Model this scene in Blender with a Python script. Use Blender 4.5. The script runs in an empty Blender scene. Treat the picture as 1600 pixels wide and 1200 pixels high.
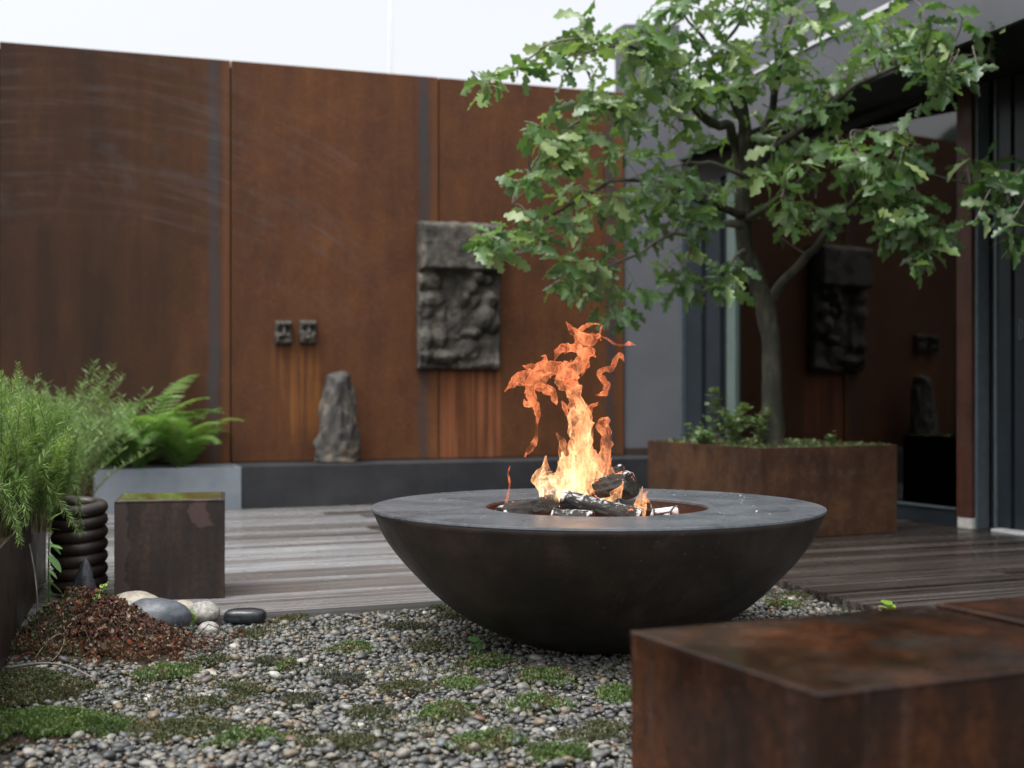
import bpy, math, random
import numpy as np
from mathutils import Vector, Matrix, noise

# ------------------------------------------------------------------ camera, world, sun, exposure
sc = bpy.context.scene
COL = sc.collection
FPX, CXP, HYP, HC = 2100.0, 800.0, 603.0, 0.75      # focal length in px of a 1600 px wide frame, horizon row, eye height

cam = bpy.data.cameras.new('camera')
cam.lens = FPX / 1600 * 36.0; cam.sensor_width = 36.0; cam.sensor_fit = 'HORIZONTAL'
cam.shift_y = 3 / 1600
cam.clip_start = 0.05; cam.clip_end = 3000
cam.dof.use_dof = True; cam.dof.focus_distance = 3.65; cam.dof.aperture_fstop = 2.8
camo = bpy.data.objects.new('camera', cam); COL.objects.link(camo)
camo.location = (0, 0, HC); camo.rotation_euler = (math.radians(90), 0, 0)
sc.camera = camo

SUN_EL, SUN_AZ = math.radians(68), math.radians(-135)   # azimuth from +Y, clockwise positive
w = bpy.data.worlds.new('World'); sc.world = w; w.use_nodes = True
wt = w.node_tree; wt.nodes.clear()
sky = wt.nodes.new('ShaderNodeTexSky'); sky.sky_type = 'NISHITA'; sky.sun_disc = False
sky.sun_elevation = SUN_EL; sky.sun_rotation = SUN_AZ
sky.air_density = 1.0; sky.dust_density = 6.0; sky.ozone_density = 1.0
hs = wt.nodes.new('ShaderNodeHueSaturation'); hs.inputs['Saturation'].default_value = 0.18
bg = wt.nodes.new('ShaderNodeBackground'); bg.inputs['Strength'].default_value = 0.15
wo = wt.nodes.new('ShaderNodeOutputWorld')
wt.links.new(sky.outputs[0], hs.inputs['Color']); wt.links.new(hs.outputs[0], bg.inputs[0]); wt.links.new(bg.outputs[0], wo.inputs[0])

sl = bpy.data.lights.new('sun', 'SUN'); sl.energy = 0.6; sl.angle = math.radians(40); sl.color = (1, 0.98, 0.95)
so = bpy.data.objects.new('sun', sl); COL.objects.link(so); so.location = (-3, -4, 9)
sd = Vector((math.sin(SUN_AZ) * math.cos(SUN_EL), math.cos(SUN_AZ) * math.cos(SUN_EL), math.sin(SUN_EL)))
so.rotation_euler = sd.to_track_quat('Z', 'Y').to_euler()

vs = sc.view_settings
vs.view_transform = 'Standard'; vs.look = 'None'; vs.gamma = 1.0; vs.use_curve_mapping = False
vs.exposure = 1.1
sc.cycles.use_denoising = True
sc.cycles.max_bounces = 8; sc.cycles.transparent_max_bounces = 32
sc.cycles.sample_clamp_indirect = 4.0
sc.cycles.caustics_reflective = False; sc.cycles.caustics_refractive = False

# ------------------------------------------------------------------ helpers
R = random.Random(7)
RNG = np.random.default_rng(11)
def P(px, py, d): return Vector(((px - CXP) / FPX * d, d, HC - (py - HYP) / FPX * d))
def G(px, py, z=0.0): return P(px, py, (HC - z) * FPX / (py - HYP))
def colhit(px, p0, dr):
    """where the sight line of column px meets the plan line p0 + s*dr; returns s"""
    k = (px - CXP) / FPX
    return (k * p0[1] - p0[0]) / (dr[0] - k * dr[1])
def ang(deg): return Vector((math.cos(math.radians(deg)), math.sin(math.radians(deg)), 0))

def thing(name, loc, rotz=0.0, label=None, cat=None, group=None):
    o = bpy.data.objects.new(name, None); COL.objects.link(o)
    o.empty_display_size = 0.1
    o.location = loc; o.rotation_euler = (0, 0, rotz)
    return tag(o, label, cat, group)
def tag(o, label=None, cat=None, group=None, kind=None):
    if label: o['label'] = label
    if cat: o['category'] = cat
    if group: o['group'] = group
    if kind: o['kind'] = kind
    return o
def obj(name, me, m=None, parent=None, loc=None, rotz=None):
    o = bpy.data.objects.new(name, me); COL.objects.link(o)
    if m is not None and not me.materials: me.materials.append(m)
    if parent is not None: o.parent = parent
    if loc is not None: o.location = loc
    if rotz is not None: o.rotation_euler = (0, 0, rotz)
    return o

class MB:
    """collects vertices and faces for one mesh"""
    def __init__(s): s.v = []; s.f = []
    def add(s, vs, fs):
        b = len(s.v); s.v += [tuple(q) for q in vs]; s.f += [tuple(i + b for i in f) for f in fs]; return s
    def box(s, x0, x1, y0, y1, z0, z1):
        return s.add([(x0,y0,z0),(x1,y0,z0),(x1,y1,z0),(x0,y1,z0),(x0,y0,z1),(x1,y0,z1),(x1,y1,z1),(x0,y1,z1)],
                     [(0,3,2,1),(4,5,6,7),(0,1,5,4),(1,2,6,5),(2,3,7,6),(3,0,4,7)])
    def bar(s, a, b, wx, wz):
        a, b = Vector(a), Vector(b); d = (b - a).normalized()
        n = d.cross(Vector((0, 0, 1)));  n = n.normalized() if n.length > 1e-4 else Vector((1, 0, 0))
        u = n.cross(d)
        q = [p + n * i * wx / 2 + u * j * wz / 2 for p in (a, b) for i, j in ((-1,-1),(1,-1),(1,1),(-1,1))]
        return s.add(q, [(3,2,1,0),(4,5,6,7),(0,1,5,4),(1,2,6,5),(2,3,7,6),(3,0,4,7)])
    def tube(s, pts, rad, n=8, jit=0.0, seed=0, cap=True):
        pts = [Vector(p) for p in pts]; m = len(pts); b = len(s.v)
        up = Vector((0.13, 0.31, 0.94))
        prev = None
        for i, p in enumerate(pts):
            t = (pts[min(i + 1, m - 1)] - pts[max(i - 1, 0)]).normalized()
            if prev is None:
                prev = t.cross(up); prev = prev.normalized() if prev.length > 1e-3 else Vector((1, 0, 0))
            prev = (prev - t * prev.dot(t)).normalized()
            bn = t.cross(prev)
            for k in range(n):
                a = 2 * math.pi * k / n
                r = rad[i] if hasattr(rad, '__len__') else rad
                if jit: r *= 1 + jit * noise.noise((math.cos(a) * 1.7 + seed, math.sin(a) * 1.7, i * 0.37))
                s.v.append(tuple(p + (prev * math.cos(a) + bn * math.sin(a)) * r))
        for i in range(m - 1):
            for k in range(n):
                k2 = (k + 1) % n
                s.f.append((b + i*n + k, b + i*n + k2, b + (i+1)*n + k2, b + (i+1)*n + k))
        if cap:
            s.f.append(tuple(b + k for k in range(n))[::-1]); s.f.append(tuple(b + (m-1)*n + k for k in range(n)))
        return s
    def lathe(s, prof, n=96, jit=None):
        b = len(s.v); m = len(prof)
        for (r, z) in prof:
            for k in range(n):
                a = 2 * math.pi * k / n; rr = r
                s.v.append((rr * math.cos(a), rr * math.sin(a), z))
        for i in range(m - 1):
            for k in range(n):
                k2 = (k + 1) % n
                s.f.append((b + i*n + k, b + i*n + k2, b + (i+1)*n + k2, b + (i+1)*n + k))
        return s
    def mesh(s, name, m=None, smooth=False, off=None, bevel=0.0, seg=2):
        me = bpy.data.meshes.new(name)
        vv = s.v if off is None else [(x - off[0], y - off[1], z - off[2]) for x, y, z in s.v]
        me.from_pydata(vv, [], s.f); me.update()
        if bevel:
            import bmesh
            bm = bmesh.new(); bm.from_mesh(me)
            bmesh.ops.bevel(bm, geom=bm.edges[:], offset=bevel, segments=seg, profile=0.6, affect='EDGES', clamp_overlap=True)
            bm.to_mesh(me); bm.free()
        if smooth: me.polygons.foreach_set('use_smooth', [True] * len(me.polygons))
        if m is not None: me.materials.append(m)
        return me

def catmull(pts, n):
    """resample a list of tuples by Catmull-Rom, n per span"""
    p = [np.array(q, float) for q in pts]; p = [2*p[0]-p[1]] + p + [2*p[-1]-p[-2]]
    out = []
    for i in range(1, len(p) - 2):
        for k in range(n):
            t = k / n
            out.append(0.5*((2*p[i]) + (-p[i-1]+p[i+1])*t + (2*p[i-1]-5*p[i]+4*p[i+1]-p[i+2])*t*t + (-p[i-1]+3*p[i]-3*p[i+1]+p[i+2])*t**3))
    out.append(p[-2]); return out

def tri_mesh(name, V, Fc, m=None, smooth=True, rnd=None):
    me = bpy.data.meshes.new(name)
    me.vertices.add(len(V)); me.vertices.foreach_set('co', np.asarray(V, np.float32).ravel())
    nf = len(Fc); me.loops.add(nf * 3); me.polygons.add(nf)
    me.loops.foreach_set('vertex_index', np.asarray(Fc, np.int32).ravel())
    me.polygons.foreach_set('loop_start', np.arange(0, nf * 3, 3, dtype=np.int32))
    me.polygons.foreach_set('use_smooth', np.full(nf, smooth))
    if rnd is not None:
        a = me.attributes.new('rnd', 'FLOAT', 'POINT'); a.data.foreach_set('value', np.asarray(rnd, np.float32))
    me.update(calc_edges=True); me.validate()
    if m is not None: me.materials.append(m)
    return me
def inst(protos, mats, pos, rnd, name, m, smooth=True, off=(0, 0, 0)):
    """many small pieces baked into one mesh; protos: list of (V, F), mats N x 3 x 3"""
    N = len(pos); which = RNG.integers(0, len(protos), N)
    VV, FF, RR = [], [], []; base = 0
    for k, (pv, pf) in enumerate(protos):
        ix = np.nonzero(which == k)[0]
        if not len(ix): continue
        v = np.einsum('nij,vj->nvi', mats[ix], pv) + (pos[ix] - np.array(off))[:, None, :]
        f = pf[None] + (np.arange(len(ix)) * len(pv))[:, None, None] + base
        VV.append(v.reshape(-1, 3)); FF.append(f.reshape(-1, 3)); RR.append(np.repeat(rnd[ix], len(pv)))
        base += len(ix) * len(pv)
    return tri_mesh(name, np.concatenate(VV), np.concatenate(FF), m, smooth, np.concatenate(RR))
def ico(sub):
    import bmesh
    bm = bmesh.new(); bmesh.ops.create_icosphere(bm, subdivisions=sub, radius=1.0)
    bm.verts.ensure_lookup_table()
    V = np.array([v.co[:] for v in bm.verts]); Fc = np.array([[v.index for v in f.verts] for f in bm.faces]); bm.free()
    return V, Fc
def rot_mats(n, tilt=math.pi):
    """random rotations: spin about z then tilt"""
    a = RNG.uniform(0, 2*math.pi, n); b = RNG.normal(0, tilt, n); c = RNG.uniform(0, 2*math.pi, n)
    def rz(t):
        m = np.zeros((len(t),3,3)); m[:,0,0]=np.cos(t); m[:,0,1]=-np.sin(t); m[:,1,0]=np.sin(t); m[:,1,1]=np.cos(t); m[:,2,2]=1; return m
    def rx(t):
        m = np.zeros((len(t),3,3)); m[:,1,1]=np.cos(t); m[:,1,2]=-np.sin(t); m[:,2,1]=np.sin(t); m[:,2,2]=np.cos(t); m[:,0,0]=1; return m
    return rz(a) @ rx(b) @ rz(c)
def frame_mats(dirs, roll=None):
    """matrices whose y column follows dirs"""
    d = dirs / np.linalg.norm(dirs, axis=1, keepdims=True)
    up = np.tile(np.array([0.0, 0.0, 1.0]), (len(d), 1)); up[np.abs(d[:, 2]) > 0.95] = (1, 0, 0)
    x = np.cross(d, up); x /= np.linalg.norm(x, axis=1, keepdims=True); z = np.cross(x, d)
    if roll is not None:
        c, s_ = np.cos(roll)[:, None], np.sin(roll)[:, None]
        x, z = x * c + z * s_, z * c - x * s_
    return np.stack([x, d, z], axis=2)

# ------------------------------------------------------------------ material helpers
class NT:
    def __init__(s, name):
        s.m = bpy.data.materials.new(name); s.m.use_nodes = True
        s.t = s.m.node_tree; s.t.nodes.clear()
        s.out = s.t.nodes.new('ShaderNodeOutputMaterial')
        s._tc = None
    def n(s, typ, _p=None, **kw):
        nd = s.t.nodes.new(typ)
        for k, v in (_p or {}).items(): setattr(nd, k, v)
        for k, v in kw.items():
            key = int(k[1:]) if k[0] == 'i' and k[1:].isdigit() else k.replace('_', ' ')
            s.set(nd.inputs[key], v)
        return nd
    def set(s, sock, v):
        if isinstance(v, bpy.types.NodeSocket): s.t.links.new(v, sock)
        elif isinstance(v, bpy.types.Node): s.t.links.new(v.outputs[0], sock)
        elif isinstance(v, (tuple, list)) and len(v) == 3 and sock.type == 'RGBA': sock.default_value = (*v, 1)
        else: sock.default_value = v
    def obj(s):
        if s._tc is None: s._tc = s.t.nodes.new('ShaderNodeTexCoord')
        return s._tc.outputs['Object']
    def map(s, scale, vec=None, rot=(0,0,0), loc=(0,0,0)):
        nd = s.n('ShaderNodeMapping', Scale=scale, Rotation=rot, Location=loc); s.set(nd.inputs['Vector'], vec or s.obj()); return nd.outputs[0]
    def noise(s, scale, detail=4, rough=0.55, vec=None, dist=0.0):
        nd = s.n('ShaderNodeTexNoise', Scale=scale, Detail=detail, Roughness=rough, Distortion=dist)
        s.set(nd.inputs['Vector'], vec or s.obj()); return nd.outputs['Fac']
    def ramp(s, fac, stops, interp='LINEAR'):
        nd = s.t.nodes.new('ShaderNodeValToRGB'); cr = nd.color_ramp; cr.interpolation = interp
        while len(cr.elements) < len(stops): cr.elements.new(0.5)
        for e, (p, c) in zip(cr.elements, stops):
            e.position = p; e.color = (*c, 1) if hasattr(c, '__len__') else (c, c, c, 1)
        s.set(nd.inputs[0], fac); return nd.outputs[0]
    def math(s, op, a, b=0.0, clamp=False):
        nd = s.t.nodes.new('ShaderNodeMath'); nd.operation = op; nd.use_clamp = clamp
        s.set(nd.inputs[0], a); s.set(nd.inputs[1], b); return nd.outputs[0]
    def mix(s, fac, a, b, mode='MIX'):
        nd = s.t.nodes.new('ShaderNodeMix'); nd.data_type = 'RGBA'; nd.blend_type = mode
        s.set(nd.inputs[0], fac); s.set(nd.inputs[6], a); s.set(nd.inputs[7], b); return nd.outputs[2]
    def xyz(s, vec=None):
        nd = s.n('ShaderNodeSeparateXYZ'); s.set(nd.inputs[0], vec or s.obj()); return nd.outputs
    def bump(s, h, strength=0.3, dist=0.01):
        nd = s.n('ShaderNodeBump', Strength=strength, Distance=dist); s.set(nd.inputs['Height'], h); return nd.outputs[0]
    def window(s, v, a, b, soft):
        """1 where a < v < b with soft edges"""
        up = s.n('ShaderNodeMapRange', {'interpolation_type': 'SMOOTHSTEP'}, i1=a - soft, i2=a + soft); s.set(up.inputs[0], v)
        dn = s.n('ShaderNodeMapRange', {'interpolation_type': 'SMOOTHSTEP'}, i1=b - soft, i2=b + soft, i3=1.0, i4=0.0); s.set(dn.inputs[0], v)
        return s.math('MULTIPLY', up.outputs[0], dn.outputs[0])
    def done(s, **kw):
        b = s.n('ShaderNodeBsdfPrincipled', **kw); s.t.links.new(b.outputs[0], s.out.inputs[0]); s.b = b; return s.m

def simple(name, c1, c2, scale=20, rough=0.6, spec=0.5, bump=0.2, bscale=None, metal=0.0, bdist=0.004, detail=5):
    t = NT(name)
    n1 = t.noise(scale, detail, 0.6)
    c = t.ramp(n1, [(0.3, c1), (0.7, c2)])
    nb = t.noise(bscale or scale * 3, 4, 0.6)
    return t.done(Base_Color=c, Roughness=rough, Normal=t.bump(nb, bump, bdist), Metallic=metal, **{'Specular IOR Level': spec})

def corten(name, dark, mid, hot, rough=0.42, stretch=0.12, scale=9.0, drips=0.0):
    t = NT(name)
    st = t.noise(scale, 6, 0.62, t.map((1, 1, stretch)))
    bl = t.noise(2.4, 5, 0.6)
    fine = t.noise(90, 3, 0.6)
    f = t.math('ADD', t.math('MULTIPLY', st, 0.5), t.math('MULTIPLY', bl, 0.5))
    c = t.ramp(f, [(0.36, dark), (0.5, mid), (0.66, hot)])
    c = t.mix(t.ramp(fine, [(0.35, 0.0), (0.75, 0.5)]), c, dark)
    if drips:
        d = t.noise(26, 4, 0.7, t.map((1, 1, 0.07)))
        c = t.mix(t.ramp(d, [(0.56, 0.0), (0.72, drips)]), c, (0.21, 0.13, 0.10))
    rg = t.ramp(t.noise(7, 4, 0.6), [(0.3, rough - 0.12), (0.7, rough + 0.16)])
    return t.done(Base_Color=c, Roughness=rg, Normal=t.bump(t.math('ADD', fine, t.math('MULTIPLY', bl, 0.6)), 0.22, 0.004))

M = {}
M['ground'] = simple('soil', (0.05, 0.045, 0.035), (0.09, 0.08, 0.06), 3, 0.9, 0.2)
M['soil'] = simple('dark_soil', (0.018, 0.013, 0.009), (0.05, 0.035, 0.022), 40, 0.9, 0.2, 0.8, 60, bdist=0.01)
M['gravelbase'] = simple('gravel_base', (0.03, 0.03, 0.028), (0.10, 0.095, 0.085), 90, 0.85, 0.2, 1.0, 120, bdist=0.01)
M['hill'] = simple('hill_forest', (0.03, 0.05, 0.045), (0.06, 0.085, 0.075), 0.05, 1.0, 0.1)
M['cort_block'] = corten('corten_block', (0.028, 0.011, 0.007), (0.075, 0.026, 0.013), (0.13, 0.045, 0.018), 0.42, 0.25, 6, drips=0.35)
def planter_mat():
    t = NT('corten_planter')
    a = t.noise(7, 6, 0.62, t.map((1, 1, 0.6))); b = t.noise(2.2, 5, 0.6); f = t.noise(90, 3, 0.6); c_ = t.noise(18, 5, 0.7)
    c = t.ramp(t.math('ADD', t.math('MULTIPLY', a, 0.5), t.math('MULTIPLY', b, 0.5)), [(0.36, (0.018, 0.009, 0.006)), (0.5, (0.062, 0.027, 0.014)), (0.66, (0.125, 0.056, 0.024))])
    c = t.mix(t.ramp(c_, [(0.5, 0.0), (0.7, 0.55)]), c, (0.10, 0.080, 0.050))
    c = t.mix(t.ramp(f, [(0.35, 0.0), (0.75, 0.5)]), c, (0.02, 0.011, 0.008))
    return t.done(Base_Color=c, Roughness=0.6, Normal=t.bump(t.math('ADD', f, a), 0.25, 0.004), **{'Specular IOR Level': 0.3})
M['cort_plant'] = planter_mat()
M['cort_dark'] = corten('corten_dark', (0.010, 0.006, 0.004), (0.024, 0.012, 0.007), (0.045, 0.02, 0.011), 0.5, 0.3, 8)
M['cort_post'] = corten('corten_post', (0.03, 0.012, 0.008), (0.075, 0.028, 0.016), (0.12, 0.045, 0.025), 0.5, 0.1, 12)
M['concrete'] = simple('ledge_concrete', (0.018, 0.019, 0.022), (0.040, 0.041, 0.045), 4, 0.6, 0.4, 0.15, 60)
M['zinc'] = simple('zinc_sheet', (0.20, 0.23, 0.265), (0.29, 0.32, 0.36), 6, 0.42, 0.5, 0.05, 50, bdist=0.002)
M['plaster'] = simple('grey_panel', (0.085, 0.089, 0.102), (0.108, 0.112, 0.126), 3, 0.6, 0.4, 0.06, 90, bdist=0.002)
M['frame'] = simple('anthracite_frame', (0.016, 0.022, 0.028), (0.024, 0.031, 0.039), 10, 0.4, 0.5, 0.03)
M['framelight'] = simple('green_grey_edge', (0.09, 0.13, 0.12), (0.13, 0.17, 0.16), 10, 0.4, 0.5, 0.03)
M['black'] = simple('dark_soffit', (0.012, 0.012, 0.012), (0.02, 0.02, 0.02), 10, 0.7, 0.3, 0.05)
M['alu'] = simple('bright_edge', (0.55, 0.56, 0.57), (0.65, 0.66, 0.67), 10, 0.35, 0.5, 0.02)
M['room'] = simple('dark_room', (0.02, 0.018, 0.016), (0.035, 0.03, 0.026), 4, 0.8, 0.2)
M['white'] = simple('white_foot', (0.5, 0.48, 0.44), (0.7, 0.68, 0.64), 30, 0.7, 0.3)
M['steel'] = simple('steel_rod', (0.07, 0.09, 0.105), (0.10, 0.125, 0.14), 20, 0.35, 0.5, 0.02)
M['book'] = simple('teal_cover', (0.22, 0.36, 0.38), (0.28, 0.42, 0.44), 20, 0.6)

def glass():
    t = NT('window_glass')
    lw = t.n('ShaderNodeFresnel', IOR=1.82)
    tr = t.n('ShaderNodeBsdfTransparent', Color=(0.62, 0.68, 0.66))
    gl = t.n('ShaderNodeBsdfGlossy', Color=(1, 1, 1), Roughness=0.025)
    mx = t.n('ShaderNodeMixShader', i0=lw, i1=tr, i2=gl)
    t.t.links.new(mx.outputs[0], t.out.inputs[0]); return t.m
M['glass'] = glass()

# ------------------------------------------------------------------ ground and gravel
me = MB().add([(-900,-900,-0.08),(900,-900,-0.08),(900,900,-0.08),(-900,900,-0.08)], [(0,1,2,3)]).mesh('ground', M['ground'])
tag(obj('ground', me), kind='structure')

# hill, seen only mirrored in the window
hb = MB(); nA = 160
for i in range(nA + 1):
    a = math.radians(132 + 62 * i / nA); t = i / nA
    hgt = (86 + 9 * math.tanh((math.degrees(a) - 161) / 1.2)) * min(1, 4 * t, 4 * (1 - t)) ** 0.5 + 4 * noise.noise((t * 14, 0, 0)) + 2 * noise.noise((t * 60, 3, 0))
    for rr, zz in ((380, -0.5), (430, hgt * 0.55), (480, hgt), (620, -0.5)):
        hb.v.append((rr * math.cos(a), rr * math.sin(a), zz))
for i in range(nA):
    for k in range(3): hb.f.append((i*4+k, (i+1)*4+k, (i+1)*4+k+1, i*4+k+1))
tag(obj('hill', hb.mesh('hill', M['hill'], True)), kind='structure')

DA = 22.5                                    # deck direction
DU, DV = ang(DA), ang(DA + 90)
Q = G(1205, 905, 0.03); Q.z = 0              # inner corner of the deck round the gravel
EDGE = ang(107) * -1                         # right edge of the gravel, towards the camera
gb = [Q + DU * 0.05, Q - DU * 5.0, Q - DU * 5.0 - DV * 5.2, Q + EDGE * 5.2 + DU * 0.05]
me = MB().add([(p.x, p.y, -0.012) for p in gb], [(0,1,2,3)]).mesh('gravel_bed', M['gravelbase'])
gravel = tag(obj('gravel_bed', me), kind='structure')
def uv(x, y):
    d = Vector((x, y, 0)) - Q; return d.dot(DU), d.dot(DV)
def in_gravel(x, y, mrg=0.0):
    u, v = uv(x, y)
    if v > -0.012 - mrg: return False
    ue = (EDGE.dot(DU) / EDGE.dot(DV)) * v
    return u < ue - 0.012 - mrg

PAL = [(0.0, (0.024, 0.025, 0.026)), (0.16, (0.055, 0.058, 0.060)), (0.34, (0.105, 0.107, 0.106)), (0.5, (0.165, 0.164, 0.155)),
       (0.64, (0.22, 0.21, 0.185)), (0.76, (0.20, 0.15, 0.095)), (0.83, (0.13, 0.075, 0.045)), (0.88, (0.09, 0.105, 0.125)), (0.94, (0.36, 0.345, 0.31)), (1.0, (0.48, 0.46, 0.42))]
def pebble_mat(name, src):
    t = NT(name)
    if src == 'attr': f = t.n('ShaderNodeAttribute', {'attribute_name': 'rnd'}).outputs['Fac']
    else: f = t.n('ShaderNodeObjectInfo').outputs['Random']
    c = t.mix(1.0, t.ramp(f, PAL), (0.84, 0.84, 0.82), 'MULTIPLY')
    geo = t.n('ShaderNodeNewGeometry').outputs['Position']
    nz = t.noise(160, 3, 0.6, geo)
    c = t.mix(t.ramp(nz, [(0.35, 0.0), (0.7, 0.5)]), c, t.mix(0.6, c, (0.05, 0.05, 0.047)))
    return t.done(Base_Color=c, Roughness=0.48, Normal=t.bump(nz, 0.25, 0.002))
M['pebA'] = pebble_mat('pebble_mixed', 'attr'); M['pebO'] = pebble_mat('pebble_single', 'obj')

def pebble_protos(n, sub=2):
    V, Fc = ico(sub); out = []
    for k in range(n):
        v = V.copy()
        d = np.array([noise.noise(Vector(q) * 1.1 + Vector((k * 7.3, 1, 2))) for q in V])
        v = v * (1 + 0.33 * d)[:, None]
        v *= np.array([1.0, R.uniform(0.62, 0.85), R.uniform(0.4, 0.6)]); out.append((v, Fc))
    return out
PROT = pebble_protos(9)

# patches where low plants cover the pebbles: (px, py, half width px, half height px, kind)
PATCH = [(260,1062,62,20,'g'), (375,1088,50,14,'o'), (552,1018,36,12,'g'), (420,1040,30,14,'d'), (448,1046,24,8,'g'), (530,1068,48,11,'k'),
         (390,996,34,10,'o'), (455,970,34,7,'o'), (755,1040,48,15,'g'), (850,1064,50,18,'g'), (720,1076,38,13,'g'), (835,1108,56,14,'g'),
         (968,1090,38,22,'b'), (700,1120,62,14,'g'), (580,1120,60,12,'o'), (630,1082,44,12,'o'), (690,952,44,8,'o'), (640,985,46,9,'d'),
         (670,1015,36,9,'o'), (700,968,40,9,'d'), (330,1038,34,9,'o'), (330,1105,60,13,'o'), (470,1100,50,12,'d'), (1265,935,42,9,'o'), (1225,950,34,7,'g'),
         (1190,930,22,6,'o'), (1310,940,24,5,'d'), (930,1150,60,18,'o'), (760,1165,70,18,'g'), (540,1170,80,16,'o'), (380,1160,60,18,'g'), (235,1008,26,7,'b'), (880,1185,60,16,'b')]
PW = []
for (px, py, hw, hh, k) in PATCH:
    c = G(px, py); rx = hw / FPX * c.y; ry = (G(px, py - hh).y - G(px, py + hh).y) / 2
    PW.append((c.x, c.y, rx, min(ry, rx * 1.25), k))
def in_patch(x, y, s=0.8):
    wob = 0.35 * noise.noise((x * 14, y * 14, 0))
    for (cx, cy, rx, ry, k) in PW:
        if ((x - cx) / rx) ** 2 + ((y - cy) / ry) ** 2 < (s + wob) ** 2: return True
    return False

BC = Vector((132.5 / FPX * 3.9, 3.9, 0))     # fire bowl centre
pos, siz = [], []
step = 0.0138
y = 2.3
while y < 5.3:
    x = -2.1
    while x < 1.75:
        xx, yy = x + R.uniform(-0.5, 0.5) * step, y + R.uniform(-0.5, 0.5) * step
        x += step
        if abs(xx) > 0.42 * yy + 0.25: continue
        if not in_gravel(xx, yy): continue
        if (xx - BC.x) ** 2 + (yy - BC.y) ** 2 < 0.15 ** 2: continue
        inp = in_patch(xx, yy)
        if inp and R.random() < 0.35: continue
        if xx < -1.0 and 2.4 < yy < 3.12 and R.random() < 0.85: continue
        s = min(0.019, max(0.004, R.lognormvariate(math.log(0.0080), 0.36)))
        pos.append((xx, yy, R.uniform(-0.006, 0.010))); siz.append(s)
    y += step
pos = np.array(pos); siz = np.array(siz)
mats = rot_mats(len(pos), 0.33) * siz[:, None, None]
rnd = RNG.beta(1.5, 1.75, len(pos))
pp = siz / pos[:, 1]
px_ = pos[:, 0] / pos[:, 1] * FPX + CXP; py_ = HYP + HC * FPX / pos[:, 1]
hid = (((px_ > 980) & (py_ > 965)) | (px_ < 60) | (px_ > 1590) | (py_ > 1195) | ((px_ - 930) ** 2 / 300 ** 2 + (py_ - 870) ** 2 / 150 ** 2 < 1))
pos[:, 2] += np.where(pp > np.quantile(pp, 0.97), 0.005, 0)
order = np.argsort(-np.where(hid, 0, pp))[:290]
single = np.zeros(len(pos), bool); single[order] = True
far = pos[:, 1] > 3.4
nr_ = ~single & ~far; fr_ = ~single & far
obj('pebbles', inst(PROT, mats[nr_], pos[nr_], rnd[nr_], 'pebbles', M['pebA']), parent=gravel)['kind'] = 'stuff'
obj('pebbles', inst(pebble_protos(8, 1), mats[fr_] * 1.12, pos[fr_], rnd[fr_], 'pebbles', M['pebA']), parent=gravel)['kind'] = 'stuff'
pmesh = []
for k, (v, f) in enumerate(PROT):
    pmesh.append(tri_mesh('pebble', v, f, M['pebO'], True))
for i in order:
    o = obj('pebble', pmesh[R.randrange(len(pmesh))], parent=gravel)
    mm = Matrix(mats[i].tolist()).to_4x4(); mm.translation = Vector(pos[i].tolist() )
    o.matrix_local = mm

# ------------------------------------------------------------------ deck
FA = 117.2
FD = ang(FA) * -1                            # along the glazed front, towards the camera
F0 = Vector((2.09, 7.30, 0))
FN = Vector((FD.y, -FD.x, 0)); FN = FN if FN.x < 0 else -FN    # out into the court
def fpt(s, out=0.0, z=0.0): q = F0 + FD * s + FN * out; return Vector((q.x, q.y, z))
def fs(px): return colhit(px, F0, FD)

def deck_mat(name, c1, c2, c3):
    t = NT(name)
    rn = t.n('ShaderNodeObjectInfo').outputs['Random']
    off = t.n('ShaderNodeCombineXYZ'); t.set(off.inputs[0], t.math('MULTIPLY', rn, 37.0)); t.set(off.inputs[2], t.math('MULTIPLY', rn, 11.0))
    va = t.n('ShaderNodeVectorMath'); t.set(va.inputs[0], t.obj()); t.set(va.inputs[1], off.outputs[0])
    g = t.noise(34, 5, 0.6, t.map((0.012, 1, 1), va.outputs[0]))
    bl = t.noise(1.6, 4, 0.6, t.map((0.35, 1, 1), va.outputs[0]))
    f = t.math('ADD', t.math('MULTIPLY', g, 0.75), t.math('MULTIPLY', bl, 0.25))
    c = t.ramp(f, [(0.34, c1), (0.46, c2), (0.60, c3)])
    c = t.mix(t.ramp(rn, [(0.25, 0.0), (0.9, 0.95)]), c, t.mix(1.0, c, (0.46, 0.41, 0.375), 'MULTIPLY'))
    rg = t.ramp(t.noise(2.2, 4, 0.6, va.outputs[0]), [(0.35, 0.11), (0.65, 0.36)])
    return t.done(Base_Color=c, Roughness=rg, Normal=t.bump(g, 0.30, 0.003))
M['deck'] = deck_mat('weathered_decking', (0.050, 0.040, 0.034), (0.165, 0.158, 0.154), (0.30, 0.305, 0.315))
M['deck_b'] = deck_mat('shaded_brown_decking', (0.012, 0.0085, 0.0065), (0.038, 0.031, 0.027), (0.098, 0.086, 0.078))  # browner wet boards, shade of canopy, tree and house put into their colour
dk = MB()
k0 = [Q - DU * 6 + DV * 6.5, Q - DU * 6 + DV * 0.02, Q + DU * 0.02 + DV * 0.02, Q + EDGE * 4 + DU * 0.03, Q + EDGE * 4 + DU * 6, Q + DU * 6 + DV * 6.5]
me = MB().add([(p.x, p.y, -0.02) for p in k0], [tuple(range(6))[::-1]]).mesh('deck', M['black'])
deck = tag(obj('deck', me), kind='structure')
BW, PITCH, TH = 0.109, 0.119, 0.032
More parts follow.
